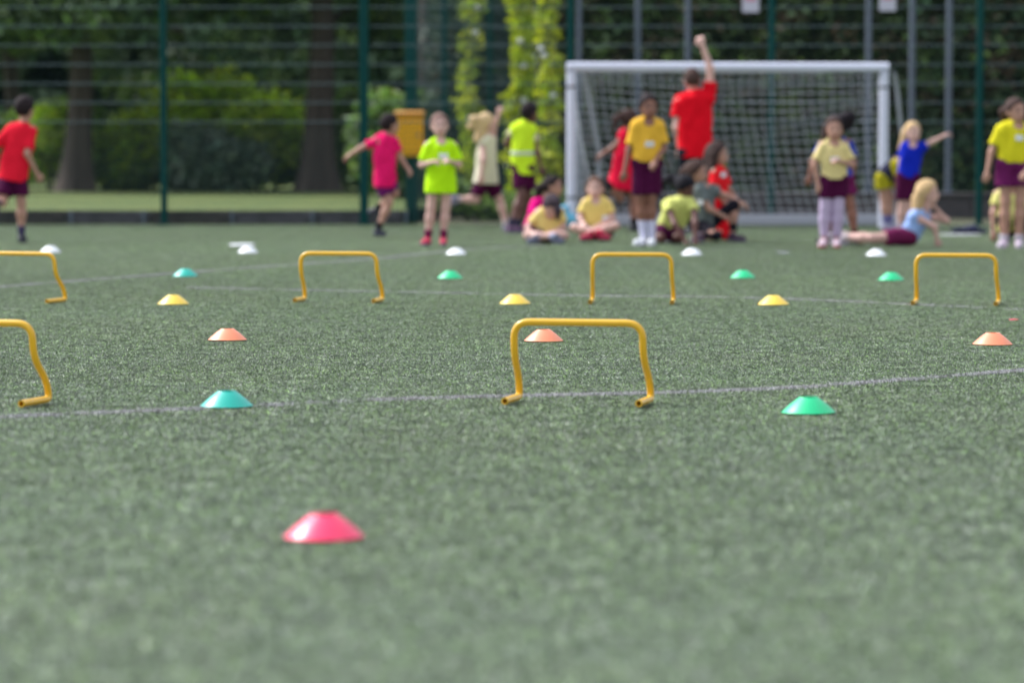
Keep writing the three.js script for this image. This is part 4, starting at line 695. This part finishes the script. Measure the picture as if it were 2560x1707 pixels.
const PALE = [0.62, 0.37, 0.32], TAN = [0.44, 0.23, 0.17], BROWN = [0.25, 0.105, 0.07], DEEP = [0.14, 0.055, 0.045];
const LONG = [[[-0.05, 0, -0.05], [-0.07, -0.17, -0.05], 0.04, 0.025], [[0.05, 0, -0.05], [0.07, -0.17, -0.05], 0.04, 0.025], [[0, 0.0, -0.07], [0, -0.19, -0.075], 0.05, 0.035]];
const PONY = [[[0, 0.05, -0.09], [0, 0.0, -0.16], 0.03, 0.034], [[0, 0.0, -0.16], [0, -0.12, -0.17], 0.034, 0.015]];

person('red_boy', { label: 'dark haired boy in a red shirt running away at the left edge', skin: TAN, hair: { color: DARKHAIR, full: 0.006 }, shirt: { color: RED, sleeve: 0.8, drop: 0.03, flare: 0.1 }, bottoms: { color: MAROON, len: 0.72, wide: 0.088 }, sock: { color: [0.06, 0.05, 0.11], h: 0.22 }, shoe: [0.02, 0.02, 0.035], sole: [0.1, 0.1, 0.14] });
person('pink_boy', { label: 'boy in a crimson pink shirt running with arms spread, beside the orange box', skin: TAN, hair: { color: DARKHAIR }, shirt: { color: [0.78, 0.01, 0.13], sleeve: 0.62, drop: 0.05, flare: 0.094 }, bottoms: { color: [0.12, 0.012, 0.1], len: 0.66 }, sock: { color: BLACK, h: 0.18 }, shoe: [0.03, 0.03, 0.055], sole: [0.12, 0.12, 0.2] });
person('neon_girl', { label: 'child in a neon yellow green shirt standing with hands together', skin: PALE, hair: { color: [0.2, 0.12, 0.1] }, shirt: { color: NEON, sleeve: 0.78, drop: 0.085, flare: 0.108 }, bottoms: { color: MAROON, len: 0.42 }, sock: { color: [0.16, 0.015, 0.07], h: 0.2 }, shoe: [0.55, 0.03, 0.08], sole: [0.25, 0.25, 0.4], sticker: [0.03, 0.86] });
person('blonde_runner', { label: 'girl with blowing blonde hair running in a cream shirt, one arm up', skin: PALE, hair: { color: [0.62, 0.44, 0.25], locks: [[[0, 0.03, -0.06], [-0.02, 0.04, -0.17], 0.05, 0.045], [[0, -0.02, -0.07], [0, -0.03, -0.21], 0.05, 0.03], [[0, -0.03, -0.06], [0, -0.16, -0.12], 0.055, 0.035], [[0, -0.05, -0.05], [0, -0.22, -0.05], 0.045, 0.03]] }, shirt: { color: [0.66, 0.62, 0.47], sleeve: 0.25, drop: 0.04, flare: 0.115 }, bottoms: { color: MAROON, len: 0.75 }, sock: { color: [0.5, 0.4, 0.4], h: 0.1 }, shoe: [0.2, 0.18, 0.25], fist: { R: 0.8 } });
person('vest_boy', { label: 'boy in a hi vis yellow vest with a grey band walking away', skin: DEEP, hair: { color: [0.02, 0.013, 0.016] }, shirt: { color: [0.6, 0.55, 0.32], sleeve: 0.5, drop: 0.05, flare: 0.076 }, vest: { color: [0.62, 0.85, 0.03], band: 0.885 }, bottoms: { color: MAROON, len: 0.74, wide: 0.088 }, sock: { color: [0.03, 0.03, 0.06], h: 0.16 }, shoe: [0.12, 0.05, 0.12], sole: [0.25, 0.25, 0.4] });
person('pink_sitter', { label: 'dark haired child in bright pink sitting behind the child with bowed head', skin: TAN, hair: { color: DARKHAIR, locks: [[[0, 0.02, -0.07], [0, -0.02, -0.14], 0.045, 0.04], [[0, -0.02, -0.13], [0, -0.15, -0.17], 0.04, 0.025]] }, shirt: { color: [0.72, 0.004, 0.2], sleeve: 0.7, drop: 0.02 }, bottoms: { color: MAROON, len: 0.8 }, sock: { color: [0.03, 0.03, 0.05], h: 0.3 }, shoe: [0.05, 0.05, 0.08] });
person('bowed_sitter', { label: 'child in pale yellow sitting cross legged with head bowed', skin: PALE, hair: { color: [0.05, 0.035, 0.045], full: 0.004, locks: [[[0.02, 0.09, 0.02], [0.04, 0.06, 0.1], 0.035, 0.03], [[0.04, 0.06, 0.1], [0.05, -0.02, 0.12], 0.03, 0.02]] }, shirt: { color: YEL, sleeve: 0.7, drop: 0.02 }, bottoms: { color: [0.05, 0.03, 0.06], len: 0.45 }, sock: { color: [0.4, 0.4, 0.55], h: 0.12 }, shoe: [0.08, 0.09, 0.14], sole: [0.3, 0.3, 0.4] });
person('yellow_sitter', { label: 'girl in yellow sitting cross legged and facing the camera', skin: PALE, hair: { color: [0.13, 0.07, 0.05], locks: LONG }, shirt: { color: [0.78, 0.58, 0.18], sleeve: 0.7, drop: 0.02 }, bottoms: { color: [0.03, 0.02, 0.06], len: 0.4 }, sock: { color: [0.5, 0.02, 0.06], h: 0.14 }, shoe: [0.4, 0.01, 0.05], sole: [0.04, 0.04, 0.1], sticker: [0.1, 0.23] });
person('red_bib_girl', { label: 'girl in a red bib running, half hidden behind the girl in mustard', skin: BROWN, hair: { color: BROWNHAIR, locks: PONY }, shirt: { color: [0.72, 0.008, 0.045], name: 'bib', sleeve: 0.3, drop: 0.13, flare: 0.125 }, bottoms: { color: [0.06, 0.03, 0.03], len: 0.6 }, sock: { color: BLACK, h: 0.14 }, shoe: [0.012, 0.012, 0.02], sole: [0.05, 0.05, 0.08] });
person('mustard_girl', { label: 'tall girl in a mustard yellow shirt and white socks standing', skin: BROWN, hair: { color: DARKHAIR, full: 0.006, locks: [[[0, 0.08, -0.06], [0, 0.1, -0.07], 0.045, 0.04]] }, shirt: { color: [0.76, 0.42, 0.045], sleeve: 0.78, drop: 0.0, flare: 0.088 }, bottoms: { color: MAROON, len: 0.9, wide: 0.086 }, sock: { color: [0.62, 0.6, 0.78], h: 0.42 }, shoe: [0.72, 0.72, 0.78], sole: [0.7, 0.7, 0.76], sticker: [0.02, 0.975] });
person('teacher', { label: 'adult in a red shirt seen from behind with one fist raised', skin: PALE, hair: { color: [0.07, 0.04, 0.035], full: -0.004 }, shirt: { color: [0.74, 0.004, 0.016], sleeve: 0.55, drop: 0.06, flare: 0.086 }, bottoms: { name: 'trousers', color: [0.01, 0.012, 0.022], len: 1.92, wide: 0.055 }, sock: { color: BLACK, h: 0.1 }, shoe: [0.03, 0.03, 0.035], fist: { R: 0.85, L: 0.5 } });
person('leaning_girl', { label: 'dark haired girl in pale yellow green kneeling and leaning on both hands', skin: DEEP, hair: { color: [0.01, 0.009, 0.014], full: 0.006, locks: [[[0, 0.03, -0.08], [0, 0.01, -0.17], 0.045, 0.045], [[0, 0.01, -0.17], [0, -0.06, -0.23], 0.045, 0.02]] }, shirt: { color: [0.66, 0.68, 0.2], sleeve: 0.38, drop: 0.02, flare: 0.088 }, bottoms: { color: MAROON, len: 0.95, wide: 0.08 }, sock: { color: BLACK, h: 0.5 }, shoe: [0.015, 0.012, 0.02], fist: { L: 0.1, R: 0.1 } });
person('grey_sitter', { label: 'child in a grey shirt and black leggings sitting with one knee up', skin: TAN, hair: { color: BROWNHAIR, full: 0.008, locks: [[[0, 0.05, -0.08], [0, 0.0, -0.13], 0.04, 0.04]] }, shirt: { color: [0.13, 0.15, 0.15], sleeve: 0.6, drop: 0.02 }, bottoms: { name: 'leggings', color: [0.014, 0.012, 0.02], len: 1.9, wide: 0.036 }, shoe: [0.05, 0.02, 0.05], sole: [0.3, 0.28, 0.36], sticker: [-0.045, 0.4] });
person('red_kneeler', { label: 'girl with long curly brown hair kneeling in red shirt and trousers', skin: TAN, hair: { color: [0.05, 0.03, 0.028], full: 0.012, locks: [[[0, 0.0, -0.07], [0, -0.14, -0.09], 0.06, 0.06], [[0, -0.14, -0.09], [0, -0.27, -0.08], 0.06, 0.035], [[-0.06, 0, -0.03], [-0.07, -0.2, -0.05], 0.045, 0.035], [[0.06, 0, -0.03], [0.07, -0.2, -0.05], 0.045, 0.035]] }, shirt: { color: [0.78, 0.012, 0.02], sleeve: 0.7, drop: 0.04 }, bottoms: { name: 'trousers', color: [0.66, 0.006, 0.014], len: 1.8, wide: 0.045 }, shoe: [0.6, 0.01, 0.02], sole: [0.5, 0.05, 0.06], sticker: [0.06, 0.67] });
person('cream_girl', { label: 'girl in a cream yellow shirt and lilac leggings standing', skin: TAN, hair: { color: BROWNHAIR, locks: [[[-0.06, 0, -0.02], [-0.085, -0.12, -0.02], 0.035, 0.025], [[0.05, 0, -0.04], [0.06, -0.1, -0.05], 0.035, 0.025]] }, shirt: { color: [0.72, 0.58, 0.26], sleeve: 0.72, drop: 0.01, flare: 0.088 }, bottoms: { color: MAROON, len: 0.66, wide: 0.088 }, leggings: [0.5, 0.39, 0.56], shoe: [0.68, 0.5, 0.58], sole: [0.6, 0.12, 0.14], sticker: [0.0, 0.83] });
person('bun_child', { label: 'child with a dark hair bun standing behind the girl in cream', skin: BROWN, hair: { color: [0.014, 0.01, 0.014], locks: [[[0.0, 0.05, -0.05], [-0.05, 0.07, -0.05], 0.055, 0.06], [[-0.06, 0.03, -0.04], [-0.075, 0.08, -0.06], 0.06, 0.058]] }, shirt: { color: [0.03, 0.05, 0.35], sleeve: 0.6, drop: 0.0, flare: 0.088 }, bottoms: { color: [0.12, 0.01, 0.065], len: 0.62, wide: 0.09 }, sock: { color: BLACK, h: 0.12 }, shoe: [0.014, 0.012, 0.018], sole: [0.06, 0.06, 0.08] });
person('bending_child', { label: 'child in navy and yellow bending over at the right goal post', skin: TAN, hair: { color: BROWNHAIR }, shirt: { color: [0.022, 0.022, 0.05], sleeve: 0.6, drop: 0.0, flare: 0.1 }, bottoms: { color: [0.34, 0.3, 0.015], len: 0.45, wide: 0.092 }, sock: { color: [0.14, 0.13, 0.3], h: 0.3 }, shoe: [0.3, 0.28, 0.4],
  extra: (t, J) => part('yellow_bib', meshOf(blend([cap(plus(J.sL, [-0.01, -0.02, 0.06]), plus(J.sL, [0.02, -0.16, 0.06]), 0.05, 0.04), cap(plus(J.sL, [0.03, 0.0, 0.04]), plus(J.sL, [0.05, -0.12, 0.05]), 0.045, 0.04)], 0.03), 0.01), fabric([0.42, 0.36, 0.015]), t) });
person('pointing_girl', { label: 'blonde girl in a blue shirt pointing to the right', skin: PALE, hair: { color: BLOND, locks: [[[-0.05, 0, -0.05], [-0.09, -0.17, -0.05], 0.045, 0.03], [[0.05, 0, -0.05], [0.06, -0.16, -0.05], 0.04, 0.025], [[0, 0, -0.07], [-0.04, -0.22, -0.08], 0.05, 0.03]] }, shirt: { color: [0.006, 0.02, 0.42], sleeve: 0.55, drop: 0.02, flare: 0.086 }, bottoms: { color: MAROON, len: 0.8, wide: 0.09 }, sock: { color: [0.4, 0.35, 0.4], h: 0.1 }, shoe: [0.3, 0.2, 0.25] });
person('lying_girl', { label: 'blonde girl in a light blue top reclining on the grass', skin: PALE, hair: { color: BLOND, full: 0.008, locks: [[[-0.04, 0, -0.06], [-0.03, -0.2, -0.1], 0.05, 0.04], [[0.04, 0, -0.06], [0.03, -0.2, -0.1], 0.05, 0.04], [[0, -0.05, -0.09], [0, -0.27, -0.1], 0.055, 0.035]] }, shirt: { color: [0.3, 0.43, 0.76], name: 'vest_top', sleeve: 0.14, drop: 0.02, flare: 0.09 }, bottoms: { color: [0.15, 0.015, 0.07], len: 0.62 }, sock: { color: [0.5, 0.4, 0.4], h: 0.1 }, shoe: [0.3, 0.25, 0.3], fist: { L: 0.1, R: 0.7 } });
person('polo_girl', { label: 'girl in a bright yellow polo shirt standing at the right edge', skin: TAN, hair: { color: BROWNHAIR, full: 0.004, locks: PONY }, shirt: { color: [0.66, 0.58, 0.02], sleeve: 0.7, drop: 0.0, flare: 0.088, collar: [0.66, 0.58, 0.02] }, bottoms: { color: [0.13, 0.012, 0.085], len: 0.6, wide: 0.09 }, sock: { color: [0.5, 0.45, 0.5], h: 0.08 }, shoe: [0.6, 0.48, 0.58], sole: [0.6, 0.55, 0.62], sticker: [0.03, 1.03] });
person('crouching_child', { label: 'child in pale yellow crouching behind the girl in the yellow polo', skin: TAN, hair: { color: DARKHAIR }, shirt: { color: [0.66, 0.6, 0.2], sleeve: 0.6, drop: 0.04, flare: 0.1 }, bottoms: { name: 'trousers', color: BLACK, len: 1.7, wide: 0.045 }, shoe: [0.02, 0.02, 0.03] });

scene.updateMatrixWorld(true);
renderer.render(scene, camera);
